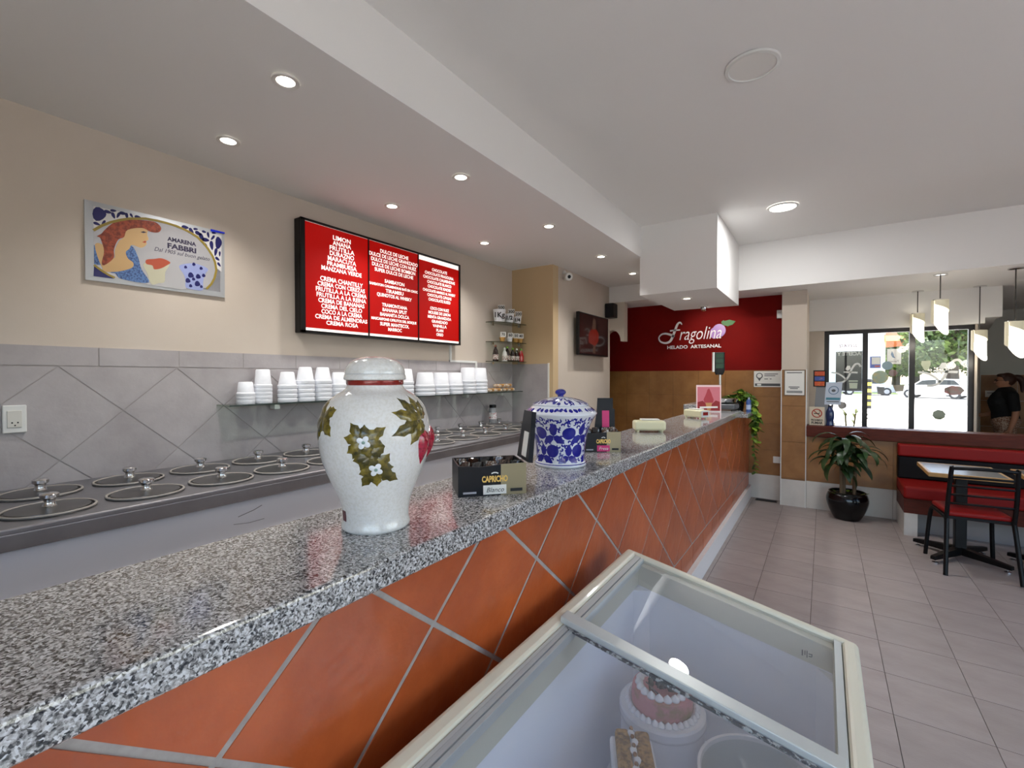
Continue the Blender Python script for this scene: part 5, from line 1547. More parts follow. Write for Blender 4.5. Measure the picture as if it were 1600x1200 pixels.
def make_chair(label, loc, rz):
    e = thing('cafe_chair', label, 'chair', loc, rz, 'black metal chairs')
    # local: +y is towards the table (front of the seat), backrest at -y
    mb = MB().box(-0.19, 0.19, -0.18, 0.20, 0.445, 0.485)
    mb.build('seat', RED_VINYL, e, bevel=0.018, seg=3)
    MB().box(-0.185, 0.185, -0.175, 0.195, 0.425, 0.446).build('seat_pan', BLACK_METAL, e)
    for s in (-1, 1):
        MB().tube(smooth_path([(s * 0.215, -0.265, 0.0), (s * 0.195, -0.20, 0.36), (s * 0.192, -0.18, 0.43)], 5), 0.015, 10).build('leg', BLACK_METAL, e, True)
        MB().tube(smooth_path([(s * 0.215, 0.235, 0.0), (s * 0.198, 0.215, 0.30), (s * 0.19, 0.17, 0.425), (s * 0.19, 0.05, 0.435), (s * 0.192, -0.18, 0.43)], 6), 0.015, 10).build('leg', BLACK_METAL, e, True)
        MB().tube(smooth_path([(s * 0.192, -0.18, 0.43), (s * 0.192, -0.215, 0.60), (s * 0.185, -0.25, 0.82), (s * 0.180, -0.255, 0.845)], 5), 0.015, 10).build('back_post', BLACK_METAL, e, True)
    for q, z in enumerate((0.555, 0.625, 0.695, 0.765)):
        yb = -0.195 - 0.055 * (z - 0.5) / 0.35
        MB().tube(smooth_path([(-0.190, yb, z), (-0.10, yb - 0.022, z + 0.004), (0.0, yb - 0.03, z + 0.006), (0.10, yb - 0.022, z + 0.004), (0.190, yb, z)], 4), 0.0085, 8).build('back_rail', BLACK_METAL, e, True)
    MB().tube(smooth_path([(-0.182, -0.253, 0.835), (-0.1, -0.275, 0.842), (0, -0.283, 0.845), (0.1, -0.275, 0.842), (0.182, -0.253, 0.835)], 4), 0.013, 10).build('top_rail', BLACK_METAL, e, True)
    return e
make_chair('black metal cafe chair with a red seat at the grey table', (0.985, 5.12, 0), 0.10)
make_chair('black metal cafe chair partly cut off at the right edge', (1.62, 5.00, 0), -0.05)

# ================================================================ dracaena in a glossy black pot
dp = thing('potted_dracaena', 'dark leafy dracaena in a round glossy black floor pot', 'potted plant', (0.222, 6.17, 0))
MB().lathe(smooth_prof([(0.105, 0.0), (0.12, 0.006), (0.165, 0.10), (0.192, 0.20), (0.180, 0.265), (0.165, 0.285), (0.170, 0.295), (0.155, 0.295), (0.150, 0.26), (0.001, 0.25)], 3), 40, close=False).build('pot', mat('black_glaze', '050508', 0.12, spec=0.4), dp, 'all')
MB().lathe([(0.152, 0.262), (0.08, 0.27), (0.001, 0.268)], 24, close=False).build('soil', mat('soil', '2A2018', 0.9, bump=(60, 0.8)), dp)
BARK = mat('pale_cane', '6E5B45', 0.8, bump=(40, 0.4))
def arching_leaf(L, W, th0, th1, m, n=9):
    V, F = [], []
    y = z = 0.0
    for i in range(n + 1):
        t = i / n
        w = max(W / 2 * math.sin(PI * (0.06 + 0.94 * t)) ** 0.75, 0.0006)
        V += [(-w, y, z - 0.22 * w), (0, y, z), (w, y, z - 0.22 * w)]
        th = th0 + (th1 - th0) * t
        y += L / n * math.cos(th)
        z += L / n * math.sin(th)
    for i in range(n):
        k = i * 3
        F += [(k, k + 1, k + 4, k + 3), (k + 1, k + 2, k + 5, k + 4)]
    return MB().add(V, F).mesh('leaf', m, 'all')
DLEAF = mat('dracaena_leaf', '1E3218', 0.35, noise=(8, '2A4420', 0.4, 0.6), vary=0.3)
LONG = [arching_leaf(0.44, 0.080, 1.0, -1.75, DLEAF), arching_leaf(0.36, 0.076, 0.7, -1.7, DLEAF), arching_leaf(0.50, 0.084, 1.2, -1.6, DLEAF), arching_leaf(0.30, 0.066, 0.2, -1.6, DLEAF)]
rnd = random.Random(21)
for (sx, sy, h, n) in ((-0.03, 0.0, 0.58, 26), (0.06, 0.0, 0.46, 20), (-0.05, -0.04, 0.38, 14)):
    MB().tube([(sx, sy, 0.25), (sx * 1.1, sy * 1.1, 0.25 + h * 0.5), (sx * 1.2, sy, 0.25 + h)], [0.020, 0.017, 0.014], 10).build('cane', BARK, dp, True)
    for i in range(n):
        a = i * 2.4 + rnd.uniform(-.3, .3)
        up = 0.30 * (1 - i / n)
        if i > n * 0.6:
            up = rnd.uniform(-0.35, 0.05)
        if math.cos(a) > 0.3:
            a = PI - a
        put_leaf(dp, LONG, (sx * 1.2, sy, 0.25 + h - 0.10 * i / n), a, up, rnd.uniform(-.3, .3), rnd.uniform(0.7, 1.0))
for i in range(10):
    a = rnd.uniform(0, 6.28)
    put_leaf(dp, LM, (0.12 * math.cos(a), 0.12 * math.sin(a), 0.27), a - PI / 2, 0.6, 0, 0.8)

# ================================================================ pendant lamps
SHADE = mat('pendant_paper', 'E4DFC4', 0.6, emit=('FFF0C8', 0.06))
GLOW = mat('pendant_glow', 'FFFFFF', 0.5, emit=('FFF8E6', 0.55))
def pendant(x, y, zt, label):
    e = thing('pendant_lamp', label, 'pendant lamp', (x, y, ZB), 0, 'spiral paper pendant lamps in the window room')
    MB().lathe([(0.055, 0), (0.055, -0.012), (0.02, -0.016)], 24).build('canopy', CHROME, e, True)
    zt -= ZB
    MB().tube([(0, 0, -0.01), (0, 0, zt + 0.02)], 0.005, 8).build('rod', mat('rod_grey', '4A4744', 0.4, 0.6), e, True)
    MB().box(-0.075, 0.075, -0.006, 0.006, zt, zt + 0.008, Matrix.Rotation(0.7, 4, 'Z')).build('cross_bar', CHROME, e)
    # shade: a rolled sheet, its lower rim cut on the slant
    V, F = [], []
    n, m = 40, 10
    R = 0.058
    for j in range(m + 1):
        t = j / m
        for i in range(n):
            a = 2 * PI * i / n
            low = -0.235 - 0.105 * math.cos(a - 0.5)
            r = R * (1 + 0.10 * t)
            V.append((r * math.cos(a), r * math.sin(a), zt + t * low))
    for j in range(m):
        for i in range(n):
            k = (i + 1) % n
            F.append((j * n + i, j * n + k, (j + 1) * n + k, (j + 1) * n + i))
    MB().add(V, F).build('inner_shade', GLOW, e, 'all')
    # outer wrap: covers the upper part down to a spiral edge
    V, F = [], []
    for j in range(m + 1):
        t = j / m
        for i in range(n + 1):
            a = 2 * PI * i / n - 2.4
            low = -0.04 - 0.20 * i / n
            r = R * 1.05 + 0.004 * i / n + 0.004
            V.append((r * math.cos(a), r * math.sin(a), zt + 0.004 + t * low))
    for j in range(m):
        for i in range(n):
            a = j * (n + 1) + i
            F.append((a, a + 1, a + n + 2, a + n + 1))
    MB().add(V, F).build('outer_wrap', SHADE, e, 'all')
    l = bpy.data.lights.new('pendant_bulb', 'POINT')
    l.energy, l.shadow_soft_size, l.color = 0.8, 0.05, (1, 0.93, 0.8)
    o = bpy.data.objects.new('pendant_bulb', l)
    COL.objects.link(o)
    o.parent = e
    o.location = (0, 0, zt - 0.36)
pendant(0.920, 7.26, 2.285, 'spiral paper pendant lamp farthest to the left')
pendant(0.955, 6.20, 2.300, 'spiral paper pendant lamp second from the left, nearer the beam')
pendant(1.450, 7.26, 2.06, 'low hung spiral paper pendant lamp before the far grey wall')
pendant(1.481, 6.22, 2.055, 'spiral paper pendant lamp cut off at the right edge of the picture')
# ================================================================ things on and behind the partition
ns = thing('no_smoking_sign', 'small beige no smoking sign standing on the partition cap', 'sign', (-0.062, 6.50, 0.972))
FNS = frame((0, 0, 0), (1, 0, 0), (0, 0, 1))
MB().prism([(-.075, 0), (.075, 0), (.075, .215), (-.075, .215)], FNS, -0.004, 0).build('board', mat('sign_beige', 'CDBFA9', 0.5), ns)
rg = MB()
NR = [(0.047 * math.cos(2 * PI * i / 28), 0.140 + 0.047 * math.sin(2 * PI * i / 28)) for i in range(29)]
add_strip(rg, NR, 0.011, FNS, 0, 0.001)
add_strip(rg, [(-.033, .173), (.033, .107)], 0.010, FNS, 0, 0.001)
rg.build('prohibition_ring', mat('sign_red', 'A5371F', 0.5), ns)
MB().prism([(-.03, .132), (.026, .132), (.026, .142), (-.03, .142)], FNS, 0.001, 0.0014).build('cigarette', BLACKINK, ns)
sm_ = MB()
add_strip(sm_, [(.028, .145), (.024, .155), (.03, .165), (.02, .172)], 0.004, FNS, 0.001, 0.0014)
sm_.build('smoke_mark', BLACKINK, ns)
text('lettering', 'PROHIBIDO', 0.030, FNS, 0, 0.058, BLACKINK, ns, 0.001, fitw=0.115, bold=0.001)
text('lettering', 'FUMAR', 0.036, FNS, 0, 0.026, BLACKINK, ns, 0.001, fitw=0.112, bold=0.0014)
st = thing('snack_stand', 'grey pedestal with a column of bright snack pictures behind the column', 'display stand', (-0.02, 6.85, 0))
MB().add([(-.14, -.1, 0), (.14, -.1, 0), (.14, .1, 0), (-.14, .1, 0), (-.055, -.05, 1.42), (.075, -.05, 1.42), (.075, .05, 1.42), (-.055, .05, 1.42)], BOXF).build('pedestal', mat('stand_grey', '8A8C90', 0.5), st)
MB().box(-.085, .045, -.06, .02, 1.42, 1.62).build('picture_box', BLACK_PLASTIC, st)
for q, c in enumerate(('C8501E', '3A4F9A', 'C24A20')):
    MB().box(-.072, .030, -.064, -.06, 1.43 + .062 * q, 1.482 + .062 * q).build('snack_picture', mat('snack_%s' % c, c, 0.4, noise=(30, 'D9A050', 0.55, 0.7)), st)
e = thing('blue_water_bottle', 'dark blue bottle on the partition cap beside the no smoking sign', 'bottle', (0.065, 6.53, 0.972))
MB().lathe(smooth_prof([(0.036, 0), (0.040, 0.006), (0.036, 0.05), (0.042, 0.10), (0.040, 0.16), (0.025, 0.20), (0.018, 0.22)], 4), 24).build('body', mat('bottle_navy', '1C2F5A', 0.2, coat=0.4), e, 'all')
MB().lathe([(0.019, 0.22), (0.019, 0.236)], 16).build('cap', BLACK_PLASTIC, e, True)
e = thing('window_notice', 'pale blue notice with a round emblem leaning before the window', 'notice', (0.088, 6.57, 1.215))
FNW = frame((0, 0, 0), (1, 0.0, 0), (0.06, 0, 1))
MB().prism([(-.078, 0), (.078, 0), (.078, .262), (-.078, .262)], FNW, -0.004, 0).build('board', mat('notice_blue', 'B9C3D2', 0.5), e)
MB().prism([(-.01, -.245), (.01, -.245), (.01, 0), (-.01, 0)], FNW, -0.012, -0.004).build('support', BLACK_METAL, e)
rg = MB()
add_strip(rg, [(0.046 * math.cos(2 * PI * i / 28), 0.168 + 0.046 * math.sin(2 * PI * i / 28)) for i in range(29)], 0.008, FNW, 0, 0.001)
rg.build('emblem_ring', mat('emblem_blue', '56708F', 0.5), e)
MB().prism(circle(0, .165, .02, .016), FNW, 0, 0.001).build('emblem', GREYINK, e)
MB().prism([(-.068, .055), (.068, .055), (.068, .082), (-.068, .082)], FNW, 0, 0.001).build('teal_band', mat('notice_teal', '3F7F92', 0.5), e)
MB().prism([(-.06, .030), (.06, .030), (.06, .040), (-.06, .040)], FNW, 0, 0.001).build('print_line', GREYINK, e)

# ---------------------------------------------------------------- stickers on the street window (they read from outside)
FST = frame((0, YW + 0.075 + 0.02, 0), (1, 0, 0), (0, 0, 1))
def sticker(name, pts, m, label, c=(0.0, 0.001), group='stickers on the street window'):
    return tag(MB().prism(pts, FST, c[0], c[1]).build(name, m), label, 'sticker', group)
def poly(cx, cy, r, n, a0=0.2, sy=1.0):
    return [(cx + r * math.cos(a0 + 2 * PI * i / n), cy + sy * r * math.sin(a0 + 2 * PI * i / n)) for i in range(n)]
DECW = mat('decal_white', 'F2F2F0', 0.5)
bk = thing('window_poster', 'black window poster with mirrored white lettering on the first pane', 'poster', (0.275, YW + 0.095, 1.61))
FBK = frame((-0.275, 0, -1.61), (1, 0, 0), (0, 0, 1))
MB().prism([(0.133, 1.352), (0.414, 1.352), (0.414, 1.876), (0.133, 1.876)], FBK, 0, 0.001).build('sheet', mat('poster_charcoal', '2A292C', 0.5), bk)
text('lettering', 'ACEITE Y', 0.062, FBK, 0.275, 1.842, DECW, bk, 0.0018, mirror=True, fitw=0.26, bold=0.002)
text('lettering', 'LLEVATE', 0.055, FBK, 0.265, 1.948, mat('decal_orange', '8A2A0C', 0.5), bk, 0.0018, mirror=True, fitw=0.2, shear=0.3, bold=0.001)
# the shop's letter mark, white, seen in mirror image
def fmark(parent, fr, ax, az, s):
    mb = MB()
    P = [(v.x, v.y) for v in smooth_path([(0.30, 0.20, 0), (0.27, 0.25, 0), (0.22, 0.24, 0), (0.17, 0.15, 0), (0.13, 0.03, 0), (0.06, -0.06, 0), (-0.03, -0.08, 0)], 5)]
    add_strip(mb, [(ax + s * x, az + s * z) for x, z in P], 0.030 * s, fr, 0.001, 0.0018)
    P = [(v.x, v.y) for v in smooth_path([(-0.12, 0.10, 0), (-0.04, 0.09, 0), (0.04, 0.04, 0), (0.10, -0.03, 0)], 5)]
    add_strip(mb, [(ax + s * x, az + s * z) for x, z in P], 0.026 * s, fr, 0.001, 0.0018)
    add_strip(mb, [(ax + s * 0.06, az + s * 0.11), (ax + s * 0.26, az + s * 0.10)], 0.03 * s, fr, 0.001, 0.0018)
    mb.prism([(ax + s * x, az + s * z) for x, z in ((0.08, 0.16), (0.11, 0.22), (0.15, 0.22), (0.16, 0.17), (0.12, 0.13))], fr, 0.001, 0.0018)
    return mb.build('letter_mark', DECW, parent)
fmark(bk, FBK, 0.175, 1.52, 0.75)
MB().prism([(0.285, 1.385), (0.365, 1.385), (0.370, 1.46), (0.280, 1.46)], FBK, 0.001, 0.0018).prism([(0.275, 1.475), (0.372, 1.475), (0.372, 1.492), (0.275, 1.492)], FBK, 0.001, 0.0018).build('tub_image', mat('decal_pale_green', 'D5DDC6', 0.5), bk)
f2 = thing('window_letter_mark', 'large white letter mark sticker on the widest window pane', 'sticker', (1.15, YW + 0.095, 1.55), 0, 'stickers on the street window')
FF2 = frame((-1.15, 0, -1.55), (1, 0, 0), (0, 0, 1))
fmark(f2, FF2, 1.08, 1.50, 0.95)
b2 = thing('blue_window_sign', 'small blue framed white sign on the middle window pane', 'sign', (0.55, YW + 0.095, 1.72))
FB2 = frame((-0.55, 0, -1.72), (1, 0, 0), (0, 0, 1))
MB().prism([(0.495, 1.652), (0.605, 1.652), (0.605, 1.80), (0.495, 1.80)], FB2, 0, 0.001).build('border', mat('sign_blue', '2446C8', 0.5), b2)
MB().prism([(0.513, 1.70), (0.600, 1.70), (0.600, 1.79), (0.513, 1.79)], FB2, 0.001, 0.0016).build('sheet', DECW, b2)
MB().prism([(0.545, 1.665), (0.598, 1.665), (0.598, 1.685), (0.545, 1.685)], FB2, 0.001, 0.0016).build('red_line', mat('sign_line_red', 'C42A2A', 0.5), b2)
w2 = thing('white_window_sign', 'white square sign with a blue crescent on the middle window pane', 'sign', (0.736, YW + 0.095, 1.80))
FW2 = frame((-0.736, 0, -1.80), (1, 0, 0), (0, 0, 1))
MB().prism([(0.668, 1.70), (0.806, 1.70), (0.806, 1.892), (0.668, 1.892)], FW2, 0, 0.001).build('sheet', DECW, w2)
MB().prism([(0.715, 1.865), (0.705, 1.82), (0.72, 1.785), (0.75, 1.775), (0.735, 1.80), (0.73, 1.83)], FW2, 0.001, 0.0016).build('crescent', mat('crescent_blue', '4A6E9E', 0.5), w2)
text('lettering', 'Turnos', 0.035, FW2, 0.737, 1.735, GREYINK, w2, 0.0016, mirror=True, shear=0.2)
sticker('scoop_sticker', poly(0.60, 1.535, 0.085, 12), mat('scoop_mint', '9DB098', 0.5, noise=(9, 'C9B878', 0.4, 0.6)), 'large round mint and yellow scoop sticker on the middle pane')
sticker('scoop_sticker', poly(0.67, 1.682, 0.055, 11), mat('scoop_blue', '6A8CA0', 0.5), 'round blue scoop sticker on the middle pane', (0.001, 0.002))
sticker('scoop_sticker', poly(0.728, 1.586, 0.045, 10), mat('scoop_brown', '8A6A66', 0.5), 'small brown scoop sticker on the middle pane', (0.0012, 0.0022))
sticker('cup_sticker', [(0.565, 1.413), (0.648, 1.405), (0.638, 1.318), (0.578, 1.318)], mat('sticker_grey', '77797C', 0.5), 'grey tub shaped sticker on the middle pane')
sticker('cup_sticker', [(0.725, 1.432), (0.84, 1.44), (0.83, 1.355), (0.755, 1.35)], mat('sticker_tan', 'A89E88', 0.5), 'tan tub shaped sticker on the middle pane')
sticker('scoop_sticker', poly(1.295, 1.375, 0.095, 7, 0.0, 0.62), mat('scoop_rose', 'A8605C', 0.5, noise=(9, '8A7A70', 0.4, 0.6)), 'wide rose coloured scoop sticker on the widest pane')
sticker('scoop_sticker', poly(1.165, 1.077, 0.062, 8), mat('scoop_green', '7E8A68', 0.5), 'green octagonal scoop sticker low on the widest pane')
sticker('scoop_sticker', poly(0.208, 1.16, 0.05, 8), mat('scoop_grey', '8E8882', 0.5), 'grey octagonal scoop sticker low on the first pane')
sticker('cone_sticker', [(1.0, 1.735), (1.08, 1.735), (1.085, 1.69), (1.055, 1.615), (1.03, 1.615), (0.995, 1.69)], mat('sticker_cream', 'C9CFAE', 0.5), 'cream cone sticker near the top of the widest pane')
for k, (a, z, wd) in enumerate(((0.29, 1.275, 0.17), (0.66, 1.262, 0.20), (1.08, 1.250, 0.14), (1.35, 1.215, 0.09))):
    mb = MB()
    add_strip(mb, [(a - wd / 2 + wd * i / 8, z + 0.006 * (-1) ** i) for i in range(9)], 0.006, FST, 0, 0.001)
    tag(mb.build('script_sticker', GREYINK), 'thin line of script stuck on the street window, %s from the left' % ORD[k], 'sticker', 'script lines on the street window')

# ================================================================ the woman in the window room
def voxel_join(name, mb, m, parent, vox=0.011, smooth_it=4):
    me = mb.mesh(name, m)
    o = link(name, me, parent)
    r = o.modifiers.new('remesh', 'REMESH')
    r.mode = 'VOXEL'
    r.voxel_size = vox
    r.use_smooth_shade = True
    s = o.modifiers.new('smooth', 'SMOOTH')
    s.iterations = smooth_it
    s.factor = 0.5
    return o
def limb(mb, pts, rs, seg=12):
    P = smooth_path(pts, 4)
    n = len(P)
    k = len(rs) - 1
    R = []
    for i in range(n):
        t = i / (n - 1) * k
        j = min(int(t), k - 1)
        R.append(rs[j] + (rs[j + 1] - rs[j]) * (t - j))
    mb.tube(P, R, seg)
    mb.ball(P[0], R[0], seg, 8)
    mb.ball(P[-1], R[-1], seg, 8)
    return mb
pe = thing('person', 'person with a brown ponytail and glasses in a black top behind the far table', 'person', (2.17, 9.45, 0))
SKIN = mat('skin', 'B98468', 0.5, sss=0.1)
# local: faces -x
arm_r = [(0.02, -0.185, 1.275), (0.05, -0.215, 1.03), (0.0, -0.215, 0.80)]      # near the viewer, hanging
arm_l = [(0.02, 0.185, 1.275), (0.0, 0.225, 1.04), (-0.19, 0.17, 0.97)]         # bent forward
mb = MB()
mb.ball((0.0, 0, 0.90), (0.125, 0.165, 0.13), 16, 10)
limb(mb, [(0.0, 0, 0.90), (0.0, 0, 1.05), (-0.01, 0, 1.20), (0.0, 0, 1.30)], [0.125, 0.115, 0.13, 0.10])
limb(mb, [(0.01, -0.15, 1.285), (0.01, 0, 1.31), (0.01, 0.15, 1.285)], [0.055, 0.07, 0.055])
limb(mb, [(0.01, 0, 1.30), (-0.01, 0, 1.39)], [0.055, 0.05])
mb.ball((-0.015, 0, 1.475), (0.088, 0.070, 0.105), 20, 14)
mb.ball((-0.055, 0, 1.425), (0.045, 0.048, 0.045), 12, 8)           # jaw and chin
limb(mb, [(-0.098, 0, 1.485), (-0.117, 0, 1.458)], [0.008, 0.012], 8)  # nose
mb.ball((-0.096, 0, 1.425), (0.010, 0.022, 0.007), 10, 6)           # lips
for s in (-1, 1):
    mb.ball((0.0, s * 0.070, 1.465), (0.017, 0.010, 0.028), 10, 8)  # ears
    limb(mb, [(0.0, s * 0.085, 0.88), (-0.01, s * 0.09, 0.48), (0.02, s * 0.095, 0.09)], [0.088, 0.056, 0.038])
    limb(mb, [(0.035, s * 0.097, 0.035), (-0.15, s * 0.11, 0.03)], [0.036, 0.030])
for A in (arm_r, arm_l):
    limb(mb, A, [0.050, 0.040, 0.027])
def hand(mb, wrist, d, side, spread):
    d = Vector(d).normalized()
    side = Vector(side).normalized()
    w = Vector(wrist)
    nrm = d.cross(side)
    limb(mb, [w, w + d * 0.045, w + d * 0.085], [0.024, 0.030, 0.028], 10)
    for i, L in enumerate((0.062, 0.074, 0.078, 0.070)):
        b = w + d * 0.085 + side * (0.027 - 0.018 * i)
        limb(mb, [b, b + d * L * 0.5 + nrm * 0.006, b + d * L * 0.85 + nrm * 0.024], [0.0095, 0.009, 0.008], 8)
    b = w + d * 0.03 + side * 0.026
    limb(mb, [b, b + d * 0.03 + side * 0.028, b + d * 0.062 + side * 0.034], [0.012, 0.011, 0.009], 8)
hand(mb, arm_r[2], (-0.15, 0, -1), (-1, 0, 0.1), 0)
hand(mb, arm_l[2], (-1, -0.2, -0.1), (0, -1, 0.2), 0)
voxel_join('body', mb, SKIN, pe, 0.0075, 3)
mb = MB()
limb(mb, [(0.0, 0, 0.93), (-0.015, 0, 1.05), (-0.035, 0, 1.18), (0.0, 0, 1.29)], [0.150, 0.138, 0.155, 0.115], 16)
limb(mb, [(0.01, -0.165, 1.285), (0.01, 0, 1.315), (0.01, 0.165, 1.285)], [0.066, 0.080, 0.066])
for A in (arm_r, arm_l):
    a, b = Vector(A[0]), Vector(A[1])
    limb(mb, [a, a + (b - a) * 0.75], [0.068, 0.060])
for s in (-1, 1):
    mb.ball((-0.105, s * 0.075, 1.17), (0.075, 0.075, 0.075), 12, 8)
voxel_join('black_top', mb, mat('black_cotton', '0C0C10', 0.85), pe, 0.012)
mb = MB()
mb.ball((0.0, 0, 0.89), (0.155, 0.185, 0.14), 16, 10)
for s in (-1, 1):
    limb(mb, [(0.0, s * 0.085, 0.88), (-0.01, s * 0.09, 0.48), (0.02, s * 0.095, 0.10)], [0.105, 0.076, 0.066])
voxel_join('patterned_trousers', mb, mat('check_cloth', '8A5A45', 0.8, noise=(70, 'C9B09C', 0.47, 0.53)), pe, 0.012)
HAIR = mat('brown_hair', '3A1C12', 0.5, bump=(60, 0.6))
mb = MB()
mb.ball((0.012, 0, 1.497), (0.094, 0.080, 0.098), 20, 14)
limb(mb, [(0.08, 0, 1.53), (0.135, 0, 1.52), (0.165, 0, 1.44), (0.160, 0, 1.32)], [0.035, 0.040, 0.036, 0.014])
mb.ball((-0.045, 0, 1.555), (0.055, 0.062, 0.030), 14, 8)
voxel_join('hair', mb, HAIR, pe, 0.009)
gl = MB()
for s in (-1, 1):
    gl.tube([(-0.105 + 0.012 * abs(math.sin(a)) * 0, s * 0.030 + 0.022 * math.cos(a), 1.482 + 0.016 * math.sin(a)) for a in [2 * PI * i / 16 for i in range(16)]], 0.003, 6, True)
    gl.tube([(-0.104, s * 0.052, 1.486), (-0.05, s * 0.076, 1.486), (0.0, s * 0.078, 1.478)], 0.0028, 6)
    gl.ball((-0.092, s * 0.030, 1.482), (0.006, 0.012, 0.007), 8, 6)
gl.tube([(-0.106, -0.008, 1.486), (-0.106, 0.008, 1.486)], 0.003, 6)
gl.build('glasses', BLACK_PLASTIC, pe, True)
e = thing('wall_card', 'small white card on the brown tiles beside the woman', 'card', (2.16, 10.09, 1.27))
MB().box(-.07, .07, -.006, 0, -.05, .05).build('sheet', PAPER, e)
MB().box(-.05, .05, -.007, -.006, 0.01, 0.02).build('print_line', GREYINK, e)

# ================================================================ the street outside
gd = MB().box(-60, 90, 10.35, 130, -0.30, -0.14).box(-60, 1.4, 7.62, 10.35, -0.30, -0.14).box(4.4, 7.0, -5.2, 10.35, -0.30, -0.14).box(-60, 4.4, -5.2, -2.3, -0.30, -0.14).build('ground_outside', mat('pale_paving', 'D6D2C8', 0.8, noise=(0.6, 'CBC6BB', 0.4, 0.6)))
tag(MB().box(-60, 7.0, -60, -5.2, -0.32, -0.24).box(7.0, 90, -60, 10.35, -0.32, -0.24).build('bounce_cut_road', mat('bounce_cut_asphalt', '6A6966', 0.9)), 'unseen dark asphalt added beyond the kerb to cut ground bounce', 'road', kind='structure')  # out of view; dark ground added to cut daylight bounced onto the beam
struct(gd, 'pale sunlit paving outside the shop', 'ground')
tag(MB().box(-20, 50, 45, 52.5, -0.14, -0.12).build('asphalt_road', mat('asphalt', '8C8A86', 0.9)), 'grey asphalt street seen through the window', 'road', kind='structure')
tag(MB().box(-20, 50, 54, 120, -0.14, -0.08).build('lawn', mat('lawn_green', '4F6428', 0.9, noise=(3, '3E501E', 0.4, 0.6))), 'green lawn across the street', 'lawn', kind='structure')
BARK2 = mat('tree_bark', '4E4238', 0.9, bump=(12, 0.8))
FOL = [mat('foliage_bright', '6E7F30', 0.6, noise=(0.8, '44561F', 0.4, 0.6)), mat('foliage_mid', '536A28', 0.6, noise=(0.8, '33461A', 0.4, 0.6)), mat('foliage_deep', '37491F', 0.6, noise=(0.8, '243314', 0.4, 0.6))]
def tree(x, y, h, r, tr, label, seed, m, mid):
    rr = random.Random(seed)
    e = thing('street_tree', label, 'tree', (x, y, -0.12), 0, 'trees across the street')
    MB().tube(smooth_path([(0, 0, 0), (rr.uniform(-.1, .1), 0, h * 0.25), (rr.uniform(-.3, .3), 0, h * 0.55), (rr.uniform(-.4, .4), 0, h * 0.85)], 4), [tr * (1 - 0.6 * i / 12) for i in range(13)], 10).build('trunk', BARK2, e, True)
    for q in range(3):
        a = q * 2.1 + seed
        MB().tube(smooth_path([(0, 0, h * 0.35), (0.4 * r * math.cos(a), 0.4 * r * math.sin(a), h * 0.55), (0.75 * r * math.cos(a), 0.75 * r * math.sin(a), h * 0.75)], 4), [tr * 0.5 * (1 - 0.08 * i) for i in range(9)], 8).build('branch', BARK2, e, True)
    V, F = [], []
    for q in range(7000):
        a, b, c = rr.gauss(0, 1), rr.gauss(0, 1), rr.gauss(0, 1)
        d = math.sqrt(a * a + b * b + c * c) or 1
        k = rr.uniform(0.35, 1.0) ** 0.5
        p = Vector((a / d * r * k, b / d * r * k, h * mid + c / d * h * 0.42 * k))
        if p.z < h * (mid - 0.36):
            continue
        u = Vector((rr.uniform(-1, 1), rr.uniform(-1, 1), rr.uniform(-1, 1))).normalized()
        w = u.cross(Vector((rr.uniform(-1, 1), rr.uniform(-1, 1), rr.uniform(-1, 1)))).normalized()
        s = rr.uniform(0.14, 0.34)
        k0 = len(V)
        V += [p - u * s, p + w * s * 0.5, p + u * s, p - w * s * 0.5]
        F.append((k0, k0 + 1, k0 + 2, k0 + 3))
    o = MB().add(V, F).build('crown', m, e)
    o['kind'] = 'stuff'
tree(8.9, 52, 10.5, 3.6, 0.48, 'leaning thick trunked tree seen through the widest pane', 1, FOL[1], 0.60)
tree(7.2, 72, 11.5, 4.0, 0.45, 'bright leafy tree seen through the middle pane', 2, FOL[0], 0.5)
tree(15.2, 70, 11.5, 3.9, 0.45, 'bushy mid green tree behind the leaning tree', 3, FOL[0], 0.5)
tree(10.5, 84, 15.0, 6.0, 0.55, 'dark tree at the back of the street', 4, FOL[2], 0.5)
tree(23.0, 86, 15.0, 6.0, 0.55, 'dark tree beyond the window edge', 5, FOL[2], 0.5)
